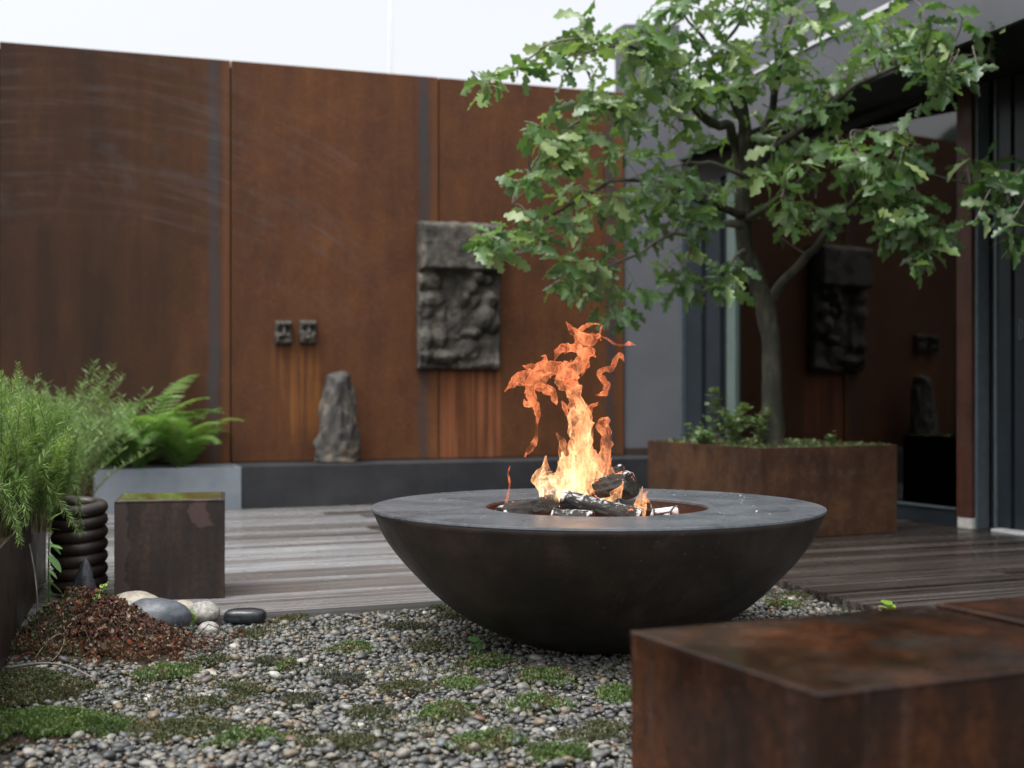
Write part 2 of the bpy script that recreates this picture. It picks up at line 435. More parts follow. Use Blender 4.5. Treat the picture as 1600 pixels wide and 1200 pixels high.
def plank_mesh(L, m):
    ng = 5; prof = []
    for g in range(ng):
        a = g / ng * BW; wg = BW / ng
        prof += [(a + 0.0015, 0.0), (a + wg * 0.70, 0.0), (a + wg * 0.76, -0.006), (a + wg * 0.94, -0.006)]
    prof = [(0.0, -TH), (0.0, -0.002)] + prof[:-2] + [(BW - 0.0015, 0.0), (BW, -0.002), (BW, -TH)]
    n = len(prof); v = [(0, a, z) for a, z in prof] + [(L, a, z) for a, z in prof]
    f = [(i, i + 1, n + i + 1, n + i) for i in range(n - 1)]
    f = [q[::-1] for q in f] + [tuple(range(n)), tuple(range(2*n - 1, n - 1, -1))]
    return MB().add(v, f).mesh('plank', m)
for i in range(-27, 38):
    v0 = i * PITCH + 0.003
    if i >= 0: u0 = -4.6 if i > 2 else -4.2
    else: u0 = (EDGE.dot(DU) / EDGE.dot(DV)) * (v0 + (BW if i < 0 else 0)) + 0.012
    pv = Q + DV * (v0 + BW * 0.5)
    den = DU.cross(FD).z
    u1 = (F0 - pv).cross(FD).z / den + 0.06
    u1 = min(u1, 4.2)
    if u1 - u0 < 0.3: continue
    cut = R.uniform(-1.0, -0.15) if i >= 0 else u0 + (u1 - u0) * R.uniform(0.3, 0.7)
    for q_, (a, b) in enumerate(((u0, cut - 0.002), (cut + 0.002, u1))):
        st = Q + DU * a + DV * v0
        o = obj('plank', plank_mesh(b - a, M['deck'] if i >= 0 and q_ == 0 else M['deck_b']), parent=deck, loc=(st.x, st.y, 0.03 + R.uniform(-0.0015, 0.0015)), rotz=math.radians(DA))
ej = MB()
a = Q - DU * 4.6 - DV * 0.004; b = Q + DU * 0.0 - DV * 0.004
# ------------------------------------------------------------------ ledge, corten wall
WA = 20.0
WU, WN = ang(WA), ang(WA - 90)               # along the wall, out towards the court
L0 = Vector((-1.504, 7.896, 0))              # a point on the ledge front
def led(px): return colhit(px, L0, WU)
LZ = 0.28
sl0, sl1 = led(378), led(975) + 0.35
ledge = obj('concrete_ledge', MB().box(sl0, sl1, 0, 0.40, -0.05, LZ).mesh('ledge', M['concrete'], bevel=0.006), loc=L0, rotz=math.radians(WA))
tag(ledge, 'long low dark concrete ledge along the foot of the rusty wall', 'ledge')
W0 = L0 - WN * 0.34
def wl(px): return colhit(px, W0, WU)
def wz(py, px): return P(px, py, (W0 + WU * wl(px)).y).z
WTOP = wz(95, 370)
e1, e2, e3 = wl(361), wl(686), wl(976)
e0 = e1 - (e2 - e1); em = e0 - (e2 - e1)

def wall_mat():
    t = NT('corten_wall_sheet')
    X, Y, Z = t.xyz()[0:3]
    st = t.noise(7.0, 6, 0.62, t.map((1, 1, 0.16)))
    blo = t.noise(4.2, 7, 0.68, dist=0.6)
    st2 = t.noise(40, 4, 0.6, t.map((1, 1, 0.03)))
    bl = t.noise(1.3, 5, 0.6, t.map((1, 1, 0.6)))
    fine = t.noise(120, 3, 0.6)
    f = t.math('ADD', t.math('ADD', t.math('MULTIPLY', st, 0.28), t.math('MULTIPLY', blo, 0.34)), t.math('ADD', t.math('MULTIPLY', bl, 0.30), t.math('MULTIPLY', st2, 0.08)))
    c = t.ramp(f, [(0.34, (0.060, 0.027, 0.015)), (0.45, (0.100, 0.040, 0.018)), (0.54, (0.135, 0.053, 0.021)), (0.66, (0.195, 0.080, 0.030))])
    gr = t.noise(46, 5, 0.75); gr2 = t.noise(17, 4, 0.7)
    c = t.mix(t.ramp(gr, [(0.42, 0.25), (0.60, 0.0)]), c, (0.045, 0.020, 0.012))
    c = t.mix(t.ramp(t.math('MULTIPLY', gr, gr2), [(0.27, 0.0), (0.42, 0.28)]), c, (0.19, 0.085, 0.042))
    # streaky darkening over the first sheets: a corner vignette put into the colour
    left_fade = t.n('ShaderNodeMapRange', {'interpolation_type': 'SMOOTHSTEP'}, i1=e1 + 0.50, i2=e1 - 0.75); t.set(left_fade.inputs[0], X)
    vignette = t.math('MULTIPLY', left_fade.outputs[0], t.ramp(t.noise(4.5, 5, 0.6, t.map((1, 1, 0.16), loc=(3, 0, 1))), [(0.30, 0.50), (0.70, 0.92)]))
    c = t.mix(vignette, c, t.mix(bl, (0.012, 0.0085, 0.0065), (0.040, 0.021, 0.012)))
    # blue-grey mill scale bands beside each joint
    for e in (e1, e2, e3):
        wob = t.math('ADD', X, t.math('MULTIPLY', t.math('SUBTRACT', t.noise(3, 3, 0.5), 0.5), 0.05))
        bmask = t.math('MULTIPLY', t.window(wob, e - 0.135, e - 0.07, 0.022), t.ramp(t.noise(5, 4, 0.6, t.map((1, 1, 0.3))), [(0.3, 0.3), (0.6, 0.85)]))
        c = t.mix(bmask, c, (0.050, 0.050, 0.055))
        c = t.mix(t.math('MULTIPLY', t.window(X, e - 0.05, e + 0.0, 0.02), 0.28), c, (0.20, 0.085, 0.035))
    # swept arcs high on the left
    cx, cz = wl(110), wz(108, 110) - 3.35
    dx, dz = t.math('SUBTRACT', X, cx), t.math('SUBTRACT', Z, cz)
    rr = t.math('SQRT', t.math('ADD', t.math('MULTIPLY', dx, dx), t.math('MULTIPLY', dz, dz)))
    an = t.math('ARCTAN2', dx, dz)
    cv = t.n('ShaderNodeCombineXYZ'); t.set(cv.inputs[0], t.math('MULTIPLY', rr, 11.0)); t.set(cv.inputs[1], t.math('MULTIPLY', an, 1.3))
    arc = t.math('MULTIPLY', t.ramp(t.noise(2.0, 6, 0.68, cv.outputs[0]), [(0.50, 0.0), (0.76, 0.8)]), t.ramp(t.noise(2.6, 4, 0.6), [(0.38, 0.15), (0.6, 1.0)]))
    am = t.math('MULTIPLY', t.window(rr, 2.55, 3.5, 0.28), t.window(X, e0 - 0.5, e1 + 0.85, 0.35))
    c = t.mix(t.math('MULTIPLY', t.math('MULTIPLY', arc, am), 0.8), c, (0.14, 0.118, 0.112))
    sc2 = t.ramp(t.noise(2.2, 6, 0.7, dist=1.2), [(0.55, 0.0), (0.72, 0.5)])
    c = t.mix(t.math('MULTIPLY', sc2, am), c, (0.085, 0.075, 0.078))
    # rust runs below the relief and below the masks
    run = t.ramp(t.noise(30, 3, 0.6, t.map((1, 1, 0.03))), [(0.42, 0.0), (0.70, 0.85)])
    zt, zb = wz(580, 720), LZ
    m1 = t.math('MULTIPLY', t.window(X, wl(690), wl(782), 0.02), t.window(Z, zb - 0.3, zt, 0.03))
    c = t.mix(t.math('MULTIPLY', m1, run), c, (0.40, 0.15, 0.065))
    c = t.mix(t.math('MULTIPLY', m1, 0.25), c, (0.20, 0.06, 0.03))
    m2 = t.math('MULTIPLY', t.window(X, wl(425), wl(500), 0.03), t.window(Z, wz(680, 460), wz(545, 460), 0.12))
    c = t.mix(t.math('MULTIPLY', m2, t.math('MULTIPLY', run, 0.7)), c, (0.33, 0.13, 0.03))
    spk = t.ramp(t.noise(60, 2, 0.5), [(0.76, 0.0), (0.8, 0.5)])
    c = t.mix(spk, c, (0.3, 0.17, 0.1))
    rg = t.ramp(bl, [(0.3, 0.55), (0.7, 0.75)])
    return t.done(Base_Color=c, Roughness=rg, Normal=t.bump(t.math('ADD', fine, st), 0.15, 0.004), **{'Specular IOR Level': 0.22})
M['wall'] = wall_mat()
wall = thing('corten_wall', W0, math.radians(WA), 'tall wall of rusty brown weathered steel sheets behind the fire bowl', 'wall')
for k, (a, b, yo) in enumerate(((em, e0, 0), (e0, e1, 0.002), (e1, e2, 0), (e2, e3, 0.004))):
    obj('wall_panel', MB().box(a + 0.004, b - 0.004, yo, yo + 0.05, LZ + 0.004 if k > 1 else -0.02, WTOP).mesh('wall_panel', M['wall'], bevel=0.003, seg=1), parent=wall)
obj('backing', MB().box(em, e3 - 0.01, 0.056, 0.075, -0.02, WTOP - 0.03).mesh('backing', M['black']), parent=wall)

# zinc planter at the foot of the wall, with ferns
zp = thing('zinc_planter', L0 + WU * led(150), math.radians(WA), 'long blue grey sheet metal planter holding the ferns', 'planter')
zl = led(377) - led(150)
for nm, bx in (('front_panel', (0, zl, -0.006, 0.006)), ('end_panel', (zl - 0.014, zl, 0.007, 0.30)), ('end_panel', (0, 0.014, 0.007, 0.30)), ('back_panel', (0.015, zl - 0.015, 0.288, 0.30))):
    obj(nm, MB().box(bx[0], bx[1], bx[2], bx[3], 0.03 if nm != 'front_panel' else 0.028, LZ - 0.003).mesh(nm, M['zinc'], bevel=0.002, seg=1), parent=zp)
obj('soil', MB().box(0.016, zl - 0.016, 0.008, 0.286, 0.05, LZ - 0.03).mesh('soil', M['soil']), parent=zp)

def leaf_mat(name, c1, c2, c3, rough=0.45, trans=0.25, src='attr', spec=0.4):
    t = NT(name)
    if src == 'attr': f = t.n('ShaderNodeAttribute', {'attribute_name': 'rnd'}).outputs['Fac']
    else: f = t.n('ShaderNodeObjectInfo').outputs['Random']
    c = t.ramp(f, [(0.0, c1), (0.5, c2), (1.0, c3)])
    geo = t.n('ShaderNodeNewGeometry')
    c = t.mix(t.math('MULTIPLY', geo.outputs['Backfacing'], 0.35), c, (0.20, 0.25, 0.16))
    b = t.n('ShaderNodeBsdfPrincipled', Base_Color=c, Roughness=rough, **{'Specular IOR Level': spec})
    tl = t.n('ShaderNodeBsdfTranslucent', Color=t.mix(1.0, c, (1.3, 1.5, 0.6), 'MULTIPLY'))
    mx = t.n('ShaderNodeMixShader', i0=trans, i1=b, i2=tl); t.t.links.new(mx.outputs[0], t.out.inputs[0]); return t.m
M['fern'] = leaf_mat('fern_green', (0.07, 0.15, 0.03), (0.12, 0.24, 0.05), (0.20, 0.33, 0.08), trans=0.35)
M['fernstem'] = simple('fern_stem', (0.09, 0.10, 0.03), (0.14, 0.13, 0.05), 30)

def frond_mesh(L, droop, bend, seed):
    rr = random.Random(seed); V, Fc = [], []; n = 30
    pts = []
    for i in range(n + 1):
        t = i / n
        a = math.radians(72) - droop * t ** 1.5
        if i == 0: p = Vector((0, 0, 0))
        else: p = pts[-1] + Vector((math.cos(a), bend * t * 0.5, math.sin(a))) * (L / n)
        pts.append(p)
    mb = MB().tube(pts, [0.0028 * (1 - 0.8 * i / n) for i in range(n + 1)], 4)
    for i in range(4, n):
        t = i / n; ln = L * 0.24 * math.sin(math.pi * min(1, (t - 0.05) * 0.95) ** 0.75) ** 0.8 * (1.02 - t * 0.55) + 0.006
        tn = (pts[i + 1] - pts[i - 1]).normalized(); side = tn.cross(Vector((0, 0, 1))).normalized(); up = side.cross(tn)
        for sgn in (-1, 1):
            d = (side * sgn + tn * 0.35 + up * rr.uniform(-0.2, 0.05)).normalized()
            wv = tn * (L / n) * 0.44; m = 7; base = len(mb.v); vv, ff = [], []
            for k in range(m + 1):
                s = k / m; wd = (1 - s) ** 0.7 * (1.0 if k % 2 == 0 else 0.55)
                c = pts[i] + d * ln * s - up * ln * 0.18 * s * s
                vv += [c + wv * wd, c - wv * wd]
            for k in range(m): ff.append((2*k, 2*k+1, 2*k+3, 2*k+2))
            mb.add(vv, ff)
    me = mb.mesh('frond', M['fern'])
    a = me.attributes.new('rnd', 'FLOAT', 'POINT'); val = rr.random()
    a.data.foreach_set('value', [val] * len(me.vertices)); return me
FM = [frond_mesh(R.uniform(0.50, 0.70), R.uniform(1.2, 2.2), R.uniform(-0.5, 0.5), 100 + k) for k in range(9)]
flabels = ['bushy green fern against the wall at the rosemary end of the planter', 'green fern with tall arching fronds in the middle of the zinc planter', 'light green fern spilling over the ledge end of the zinc planter']
for k, (px, nf, sc_) in enumerate(((165, 24, 1.10), (222, 26, 1.12), (286, 22, 0.95))):
    b = L0 + WU * led(px) - WN * 0.14; b.z = LZ - 0.04
    f = thing('fern', b, 0, flabels[k], 'fern', 'ferns in the zinc planter')
    for j in range(nf):
        o = obj('frond', FM[R.randrange(len(FM))], parent=f)
        o.rotation_euler = (R.uniform(-0.15, 0.15), R.uniform(-0.35, 0.15), 2 * math.pi * j / nf + R.uniform(-0.3, 0.3)); s = sc_ * R.uniform(0.6, 1.05); o.scale = (s, s, s)
        o.location = (R.uniform(-0.03, 0.03), R.uniform(-0.03, 0.03), 0)

# ------------------------------------------------------------------ reliefs and standing stone
def stone_mat(name, c1, c2, c3, sc_=18):
    t = NT(name)
    a = t.noise(sc_, 6, 0.65); b = t.noise(sc_ * 0.3, 4, 0.6); f = t.noise(sc_ * 7, 4, 0.6)
    c = t.ramp(t.math('ADD', t.math('MULTIPLY', a, 0.5), t.math('MULTIPLY', b, 0.5)), [(0.36, c1), (0.5, c2), (0.63, c3)])
    return t.done(Base_Color=c, Roughness=0.75, Normal=t.bump(t.math('ADD', a, t.math('MULTIPLY', f, 0.4)), 0.6, 0.012), **{'Specular IOR Level': 0.3})
M['relief'] = stone_mat('old_stone', (0.034, 0.031, 0.028), (0.075, 0.068, 0.059), (0.165, 0.145, 0.12))
M['gneiss'] = stone_mat('mottled_stone', (0.028, 0.030, 0.035), (0.075, 0.068, 0.06), (0.21, 0.165, 0.12), 9)

def heightfield(wd, ht, nx, nz, fn, m, name):
    V, Fc = [], []
    for j in range(nz + 1):
        for i in range(nx + 1):
            u, v = i / nx, j / nz
            h = fn(u, v); ex = 0.010 * noise.noise((u * 5, v * 9, 3)); ez = 0.008 * noise.noise((u * 9, v * 5, 7))
            V.append((-wd/2 + wd * u + (ex if i in (0, nx) else 0), -h, ht * v + (ez if j in (0, nz) else 0)))
    for j in range(nz):
        for i in range(nx):
            a = j*(nx+1)+i; Fc.append((a, a+1, a+nx+2, a+nx+1))
    # closed rim and back
    ring = [i for i in range(nx+1)] + [j*(nx+1)+nx for j in range(1, nz+1)] + [nz*(nx+1)+i for i in range(nx-1, -1, -1)] + [j*(nx+1) for j in range(nz-1, 0, -1)]
    b = len(V)
    for i in ring: V.append((V[i][0], 0.0, V[i][2]))
    n = len(ring)
    for k in range(n): Fc.append((ring[(k+1) % n], ring[k], b+k, b+(k+1) % n))
    Fc.append(tuple(range(b, b+n))[::-1])
    return MB().add(V, Fc).mesh(name, m, True)
BL = [  # u, v(from bottom), ru, rv, height: figures of the relief
    (0.14, 0.60, 0.10, 0.055, 0.07), (0.15, 0.47, 0.12, 0.05, 0.07), (0.12, 0.40, 0.07, 0.05, 0.05), (0.27, 0.38, 0.05, 0.06, 0.045), (0.16, 0.33, 0.06, 0.04, 0.03),
    (0.28, 0.24, 0.055, 0.08, 0.045), (0.09, 0.20, 0.055, 0.06, 0.07), (0.12, 0.10, 0.06, 0.04, 0.05), (0.30, 0.085, 0.13, 0.035, 0.075), (0.20, 0.28, 0.04, 0.09, 0.035),
    (0.70, 0.64, 0.075, 0.045, 0.10), (0.62, 0.56, 0.07, 0.05, 0.10), (0.55, 0.49, 0.05, 0.04, 0.09), (0.66, 0.47, 0.06, 0.04, 0.07), (0.82, 0.62, 0.06, 0.03, 0.06),
    (0.86, 0.48, 0.075, 0.05, 0.09), (0.80, 0.36, 0.10, 0.07, 0.09), (0.90, 0.33, 0.05, 0.06, 0.07), (0.64, 0.245, 0.10, 0.028, 0.06), (0.60, 0.14, 0.12, 0.055, 0.035), (0.45, 0.30, 0.08, 0.10, 0.02)]
def rel(u, v):
    rn = 0.014 * noise.noise((u * 7, v * 12, 0)) + 0.009 * noise.noise((u * 25, v * 40, 5))
    edge = min(1, min(u, 1 - u, v, 1 - v) / 0.03) ** 0.5
    if v > 0.685: return (0.155 + rn * 0.4) * (0.75 + 0.25 * edge)
    if v > 0.665: return 0.155 - (0.685 - v) / 0.02 * 0.105 + rn
    h = 0.05 + rn
    for (bu, bv, ru, rv, hh) in BL:
        q = ((u - bu) / ru) ** 2 + ((v - bv) / rv) ** 2
        if q < 3: h = max(h, 0.05 + 0.85 * hh * max(0, 1 - q / 2.2) ** 0.6 + rn)
    if u < 0.035 or u > 0.95: h += 0.02
    return h * (0.7 + 0.3 * edge)
def on_wall(px, py, out=0.0):
    q = W0 + WU * wl(px) + WN * (0.0 + out); q.z = P(px, py, q.y).z; return q
b = on_wall(714, 577, 0.006); tz = on_wall(714, 351).z
o = obj('relief_panel', heightfield(wl(779) - wl(652) + 0.0, tz - b.z, 52, 92, rel, M['relief'], 'relief_panel'), loc=b, rotz=math.radians(WA))
tag(o, 'tall weathered stone relief with carved figures hung on the rusty wall', 'relief')
def maskfn(sd):
    def fn(u, v):
        h = 0.045 + 0.012 * noise.noise((u * 4 + sd, v * 5, sd)) 
        for (bu, bv, ru, rv, hh) in ((0.3, 0.62, 0.13, 0.09, -0.025), (0.7, 0.62, 0.13, 0.09, -0.025), (0.5, 0.5, 0.10, 0.2, 0.03), (0.5, 0.25, 0.25, 0.07, -0.02 if sd < 2 else 0.015), (0.5, 0.85, 0.4, 0.1, 0.02), (0.25, 0.35, 0.12, 0.12, 0.015), (0.75, 0.35, 0.12, 0.12, 0.015)):
            h += hh * math.exp(-((u - bu) / ru) ** 2 - ((v - bv) / rv) ** 2)
        e = min(1, min(u, 1 - u, v, 1 - v) / 0.12) ** 0.6
        return h * (0.45 + 0.55 * e)
    return fn
for k, px in enumerate((442, 480)):
    b = on_wall(px, 538 - k, 0.006)
    o = obj('stone_mask', heightfield(0.105, 0.145, 22, 28, maskfn(1 + k * 1.7), M['relief'], 'stone_mask'), loc=b, rotz=math.radians(WA))
    tag(o, ['small carved stone mask on the wall, farther from the large relief', 'small carved stone mask on the wall, closer to the large relief'][k], 'mask', 'pair of stone masks on the wall')
V, Fc = ico(5)
sv = []
hh = 0.56
for q in V:
    t = (q[2] + 1) / 2
    a = math.atan2(q[1], q[0])
    wr = np.interp(t, [0, 0.04, 0.2, 0.4, 0.55, 0.72, 0.88, 0.96, 1.0], [0.12, 0.134, 0.136, 0.118, 0.108, 0.096, 0.084, 0.066, 0.0])
    nz = noise.fractal(Vector(q) * 2.3 + Vector((4, 0, 2)), 1.0, 2.0, 4)
    wr *= 1 + 0.20 * nz
    sv.append((math.cos(a) * wr + 0.012 * (t - 0.4), math.sin(a) * wr * 0.75, hh * t + (0.01 * nz if t > 0.1 else 0)))
b = L0 + WU * led(538) - WN * 0.17; b.z = LZ
o = obj('standing_stone', tri_mesh('standing_stone', sv, Fc, M['gneiss']), loc=b, rotz=0.3)
tag(o, 'upright mottled grey and tan stone standing on the concrete ledge', 'stone')

# ------------------------------------------------------------------ house
c0 = W0 + WU * (e3 + 0.006) - WN * 0.02                       # where the grey wall starts
sC = fs(1066)
corner = fpt(sC)
house = thing('house', (corner.x, corner.y, 0), 0, 'dark grey house with large sliding glass front and sloping fascia', 'house')
HO = corner.copy()
def hpart(nm, mb, m, bevel=0.0, smooth=False, parent=None): return obj(nm, mb.mesh(nm, m, smooth, off=HO if parent is None else HO, bevel=bevel), parent=parent or house)
def prism(poly, z0, z1):
    n = len(poly)
    z0 = z0 if hasattr(z0, '__len__') else [z0]*n; z1 = z1 if hasattr(z1, '__len__') else [z1]*n
    v = [(p.x, p.y, z) for p, z in zip(poly, z0)] + [(p.x, p.y, z) for p, z in zip(poly, z1)]
    a = sum(poly[i].x * poly[(i+1) % n].y - poly[(i+1) % n].x * poly[i].y for i in range(n))
    f = [tuple(range(n))[::-1], tuple(range(n, 2*n))] + [(i, (i+1) % n, n + (i+1) % n, n + i) for i in range(n)]
    if a < 0: f = [q[::-1] for q in f]
    return MB().add(v, f)
def fslab(s0, s1, o0, o1, z0, z1):
    """slab along the glazed front; z0, z1 may be pairs (at s0, at s1)"""
    z0 = z0 if hasattr(z0, '__len__') else (z0, z0); z1 = z1 if hasattr(z1, '__len__') else (z1, z1)
    return prism([fpt(s0, o0), fpt(s1, o0), fpt(s1, o1), fpt(s0, o1)], [z0[0], z0[1], z0[1], z0[0]], [z1[0], z1[1], z1[1], z1[0]])
# grey end wall beside the corten
gw1 = corner + FN * 0.02
hpart('wall', prism([c0, gw1, gw1 - WN * 0.15, c0 - WN * 0.15], 0.0, 3.2), M['plaster'])
hpart('wall_base', prism([c0 + WN * 0.012, gw1 + WN * 0.012, gw1 + WN * 0.002, c0 + WN * 0.002], 0.03, 0.33), M['cort_dark'])
# canopy: its front edge leaves the glazing at the corner and swings out towards the camera
def zat(px, py, out):
    s = colhit(px, fpt(0, out), FD); return s, P(px, py, fpt(s, out).y).z
E0 = corner + FN * 0.03
ZL = P(1068, 249, E0.y).z; ZU = P(1072, 176, E0.y).z
E1 = P(1400, 110, (ZL - HC) * FPX / (HYP - 110)); E1.z = 0; E0.z = 0
ED = (E1 - E0).normalized(); EN = Vector((ED.y, -ED.x, 0)); EN = EN if EN.x < 0 else -EN
E9 = E0 + ED * 6.2
def eslab(o0, o1, z0, z1, st=0.0):
    a, b = E0 + ED * st, E9
    return prism([a + EN * o0, b + EN * o0, b + EN * o1, a + EN * o1], z0, z1)
hpart('fascia', eslab(0.0, -0.03, ZL, ZU), M['plaster'])
hpart('fascia_cap', eslab(0.012, -0.16, ZU + 0.002, ZU + 0.026), M['alu'])
f9 = fpt(5.2, -0.9); 
hpart('soffit', prism([E0 - EN * 0.034, E9 - EN * 0.034, f9, fpt(sC + 0.1, -0.9)], ZL + 0.004, ZL + 0.06), M['black'])
for k in range(9):
    o1 = -0.20 - 0.06 * k; zz = 0.05 + 0.075 * k
    hpart('roof_slat', eslab(o1, o1 - 0.05, ZU + zz, ZU + zz + 0.05), M['plaster'])
hpart('roof', prism([E0 - EN * 0.17, E9 - EN * 0.17, fpt(5.2, -4.0), fpt(sC - 0.6, -4.0)], ZU - 0.1, ZU + 0.03), M['black'])
hpart('upper_wall', eslab(-0.80, -0.95, ZU + 0.031, 3.75, -0.3), M['frame'])
# dark header and glazing
def head(s): return ZL - 0.001
gl0, gl1 = fs(1153), fs(1500)
hz = lambda px, py: zat(px, py, 0.0)[1]
hA, hB = zat(1305, 212, 0.0), zat(1420, 164, 0.0); kh = (hB[1] - hA[1]) / (hB[0] - hA[0])
def zh(s): return hA[1] + kh * (s - hA[0])
hpart('corner_trim', fslab(sC - 0.03, sC + 0.0245, 0.025, -0.0595, 0.031, ZL - 0.003), M['plaster'])
hpart('corner_panel', fslab(sC - 0.06, sC + 0.019, -0.03, -0.9, 0.03, ZL + 0.08), M['black'])
hpart('header', fslab(sC + 0.02, gl1 + 0.16, -0.01, -0.06, (zh(sC + .02) + 0.045, zh(gl1 + .16) + 0.045), (head(sC + .02), head(gl1 + .16))), M['black'])
hpart('window_head', fslab(gl0, gl1, 0.012, -0.05, (zh(gl0), zh(gl1)), (zh(gl0) + 0.044, zh(gl1) + 0.044)), M['frame'])
# dark framed strip between the corner and the glass
def post(nm, pa, pb, o0, o1, m, zt=None, par=None):
    a, b = fs(pa), fs(pb); return hpart(nm, fslab(a, b, o0, o1, 0.031, (zh(a) + 0.043, zh(b) + 0.043)), m)
post('door_post', 1066.5, 1071, 0.03, -0.05, M['steel'])
post('side_panel', 1071.5, 1096, 0.0, -0.05, M['frame'])
post('door_post', 1096.5, 1103, -0.03, -0.05, M['black'])
post('side_panel', 1103.5, 1124, -0.005, -0.05, M['frame'])
post('door_post', 1124.5, 1138, -0.035, -0.06, M['black'])
post('door_post', 1138.5, 1152, 0.015, -0.05, M['framelight'])
sill = hpart('window_sill', fslab(gl0, gl1, 0.02, -0.05, 0.031, 0.112), M['frame'])
hpart('sill_edge', fslab(gl0 + 0.002, gl1 - 0.002, 0.028, -0.03, 0.114, 0.122), M['steel'])
hpart('glass_pane', fslab(gl0 + 0.002, gl1 - 0.002, -0.010, -0.016, 0.124, (zh(gl0) - 0.002, zh(gl1) - 0.002)), M['glass'])
def vpost(nm, pa, pb, o0, o1, z0, m):
    a, b = fs(pa), fs(pb); return hpart(nm, fslab(a, b, o0, o1, z0, (head(a) - 0.002, head(b) - 0.002)), m)
vpost('door_post', 1500.4, 1505.5, 0.02, -0.05, 0.031, M['steel'])
vpost('corten_post', 1506, 1529, 0.05, -0.05, 0.085, M['cort_post'])
pa, pb = fs(1507), fs(1530)
hpart('post_foot', fslab(pa, pb, 0.048, -0.04, 0.031, 0.083), M['white'])
vpost('door_post', 1530, 1534.5, 0.03, -0.05, 0.031, M['steel'])
vpost('door_gap', 1535, 1548, -0.06, -0.09, 0.031, M['black'])
vpost('door_post', 1548.4, 1552, -0.02, -0.08, 0.031, M['steel'])
vpost('door_stile', 1552.4, 1572, -0.03, -0.08, 0.031, M['frame'])
vpost('door_gap', 1572.4, 1577, -0.06, -0.08, 0.031, M['black'])
a, b_ = fs(1577.5), fs(1690)
door = hpart('sliding_door', fslab(a, b_, -0.035, -0.08, 0.045, (head(a) - 0.002, head(b_) - 0.002)), M['frame'])
hs_ = fs(1588.5); hq = fpt(hs_, -0.03); zc = P(1589, 515, hq.y).z
hd = MB()
ring = []
for k in range(24):
    a_ = 2 * math.pi * k / 24; cx, cz = 0.010 * math.cos(a_), 0.010 * math.sin(a_) + (0.038 if math.sin(a_) > 0 else -0.038)
    ring.append(fpt(hs_ + cx, -0.028) + Vector((0, 0, zc + cz)))
hd.tube(ring + [ring[0]], 0.003, 6, cap=False)
hpart('handle', hd, M['steel'], smooth=True, parent=door)
hpart('threshold', fslab(fs(1560), fs(1690), 0.05, -0.02, 0.031, 0.044), M['alu'])
vpost('facade_panel', 1692, 2100, 0.0, -0.1, 0.031, M['frame'])
# interior: floor, walls and ceiling of the dark room
i0, i1 = sC + 0.02, 3.3
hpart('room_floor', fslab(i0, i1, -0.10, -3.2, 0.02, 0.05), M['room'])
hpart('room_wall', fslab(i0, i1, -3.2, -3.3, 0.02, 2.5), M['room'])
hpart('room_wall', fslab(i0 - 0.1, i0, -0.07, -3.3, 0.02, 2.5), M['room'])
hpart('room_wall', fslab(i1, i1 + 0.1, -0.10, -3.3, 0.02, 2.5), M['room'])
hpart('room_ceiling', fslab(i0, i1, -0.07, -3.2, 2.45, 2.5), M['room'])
# low sideboard with books just inside the pane
bs = fs(1247)
sbz = P(1247, 678, fpt(bs, -0.3).y).z
sb_ = obj('sideboard', fslab(bs - 0.35, bs + 0.4, -0.16, -0.5, 0.051, sbz).mesh('sideboard', M['room'], off=fpt(bs, -0.33, 0.051)), loc=fpt(bs, -0.33, 0.051))
tag(sb_, 'low dark sideboard standing behind the window pane', 'sideboard')
z = sbz
for k, (wd, th, off) in enumerate(((0.19, 0.030, 0.0), (0.15, 0.026, -0.02), (0.17, 0.024, 0.015))):
    bk = thing('book', fpt(bs + off, -0.3, z + 0.001), math.radians(FA), ['thick teal book at the bottom of the stack behind the window', 'small teal book in the middle of the stack behind the window', 'thin teal book on top of the stack behind the window'][k], 'book', 'stack of books behind the glass')
    obj('cover', MB().box(-wd/2, wd/2, -0.07, 0.07, 0, 0.004).box(-wd/2, wd/2, -0.07, 0.07, th - 0.004, th).mesh('cover', M['book']), parent=bk)
    obj('pages', MB().box(-wd/2 + 0.005, wd/2 - 0.005, -0.065, 0.065, 0.0042, th - 0.0042).mesh('pages', M['white']), parent=bk)
    z += th + 0.002
# slim mast far behind the wall
mp = P(610, 603, 26)
o = obj('mast', MB().tube([(0, 0, 0), (0, 0, 5), (0, 0, 12)], [0.035, 0.03, 0.02], 10).mesh('mast', M['alu'], True), loc=(mp.x, mp.y, -0.08))
tag(o, 'slim pale mast rising behind the rusty wall', 'mast')

# ------------------------------------------------------------------ corten planter with oak
C_ = P(1188, 700, 6.25); C_.z = 0
PA = 25.6
PU, PV = ang(PA), ang(PA + 90)
PH, PL, PD_ = 0.461, 0.815, 1.0
tp = thing('corten_planter', (C_.x, C_.y, 0.03), math.radians(PA), 'square rusty steel planter with the oak growing in it', 'planter')
for nm, bx in (('side_panel', (0, PL, -0.003, 0.005)), ('side_panel', (-0.003, 0.005, 0.006, PD_ - 0.006)), ('side_panel', (PL - 0.005, PL + 0.003, 0.006, PD_ - 0.006)), ('side_panel', (0, PL, PD_ - 0.005, PD_ + 0.003))):
    obj(nm, MB().box(*bx, 0.001, PH - 0.03).mesh(nm, M['cort_plant'], bevel=0.002, seg=1), parent=tp)
obj('soil', MB().box(0.006, PL - 0.006, 0.007, PD_ - 0.007, 0.05, PH - 0.06).mesh('soil', M['soil']), parent=tp)
def pl(u, v, z=0.0): q = C_ + PU * u + PV * v; return np.array([q.x, q.y, z])

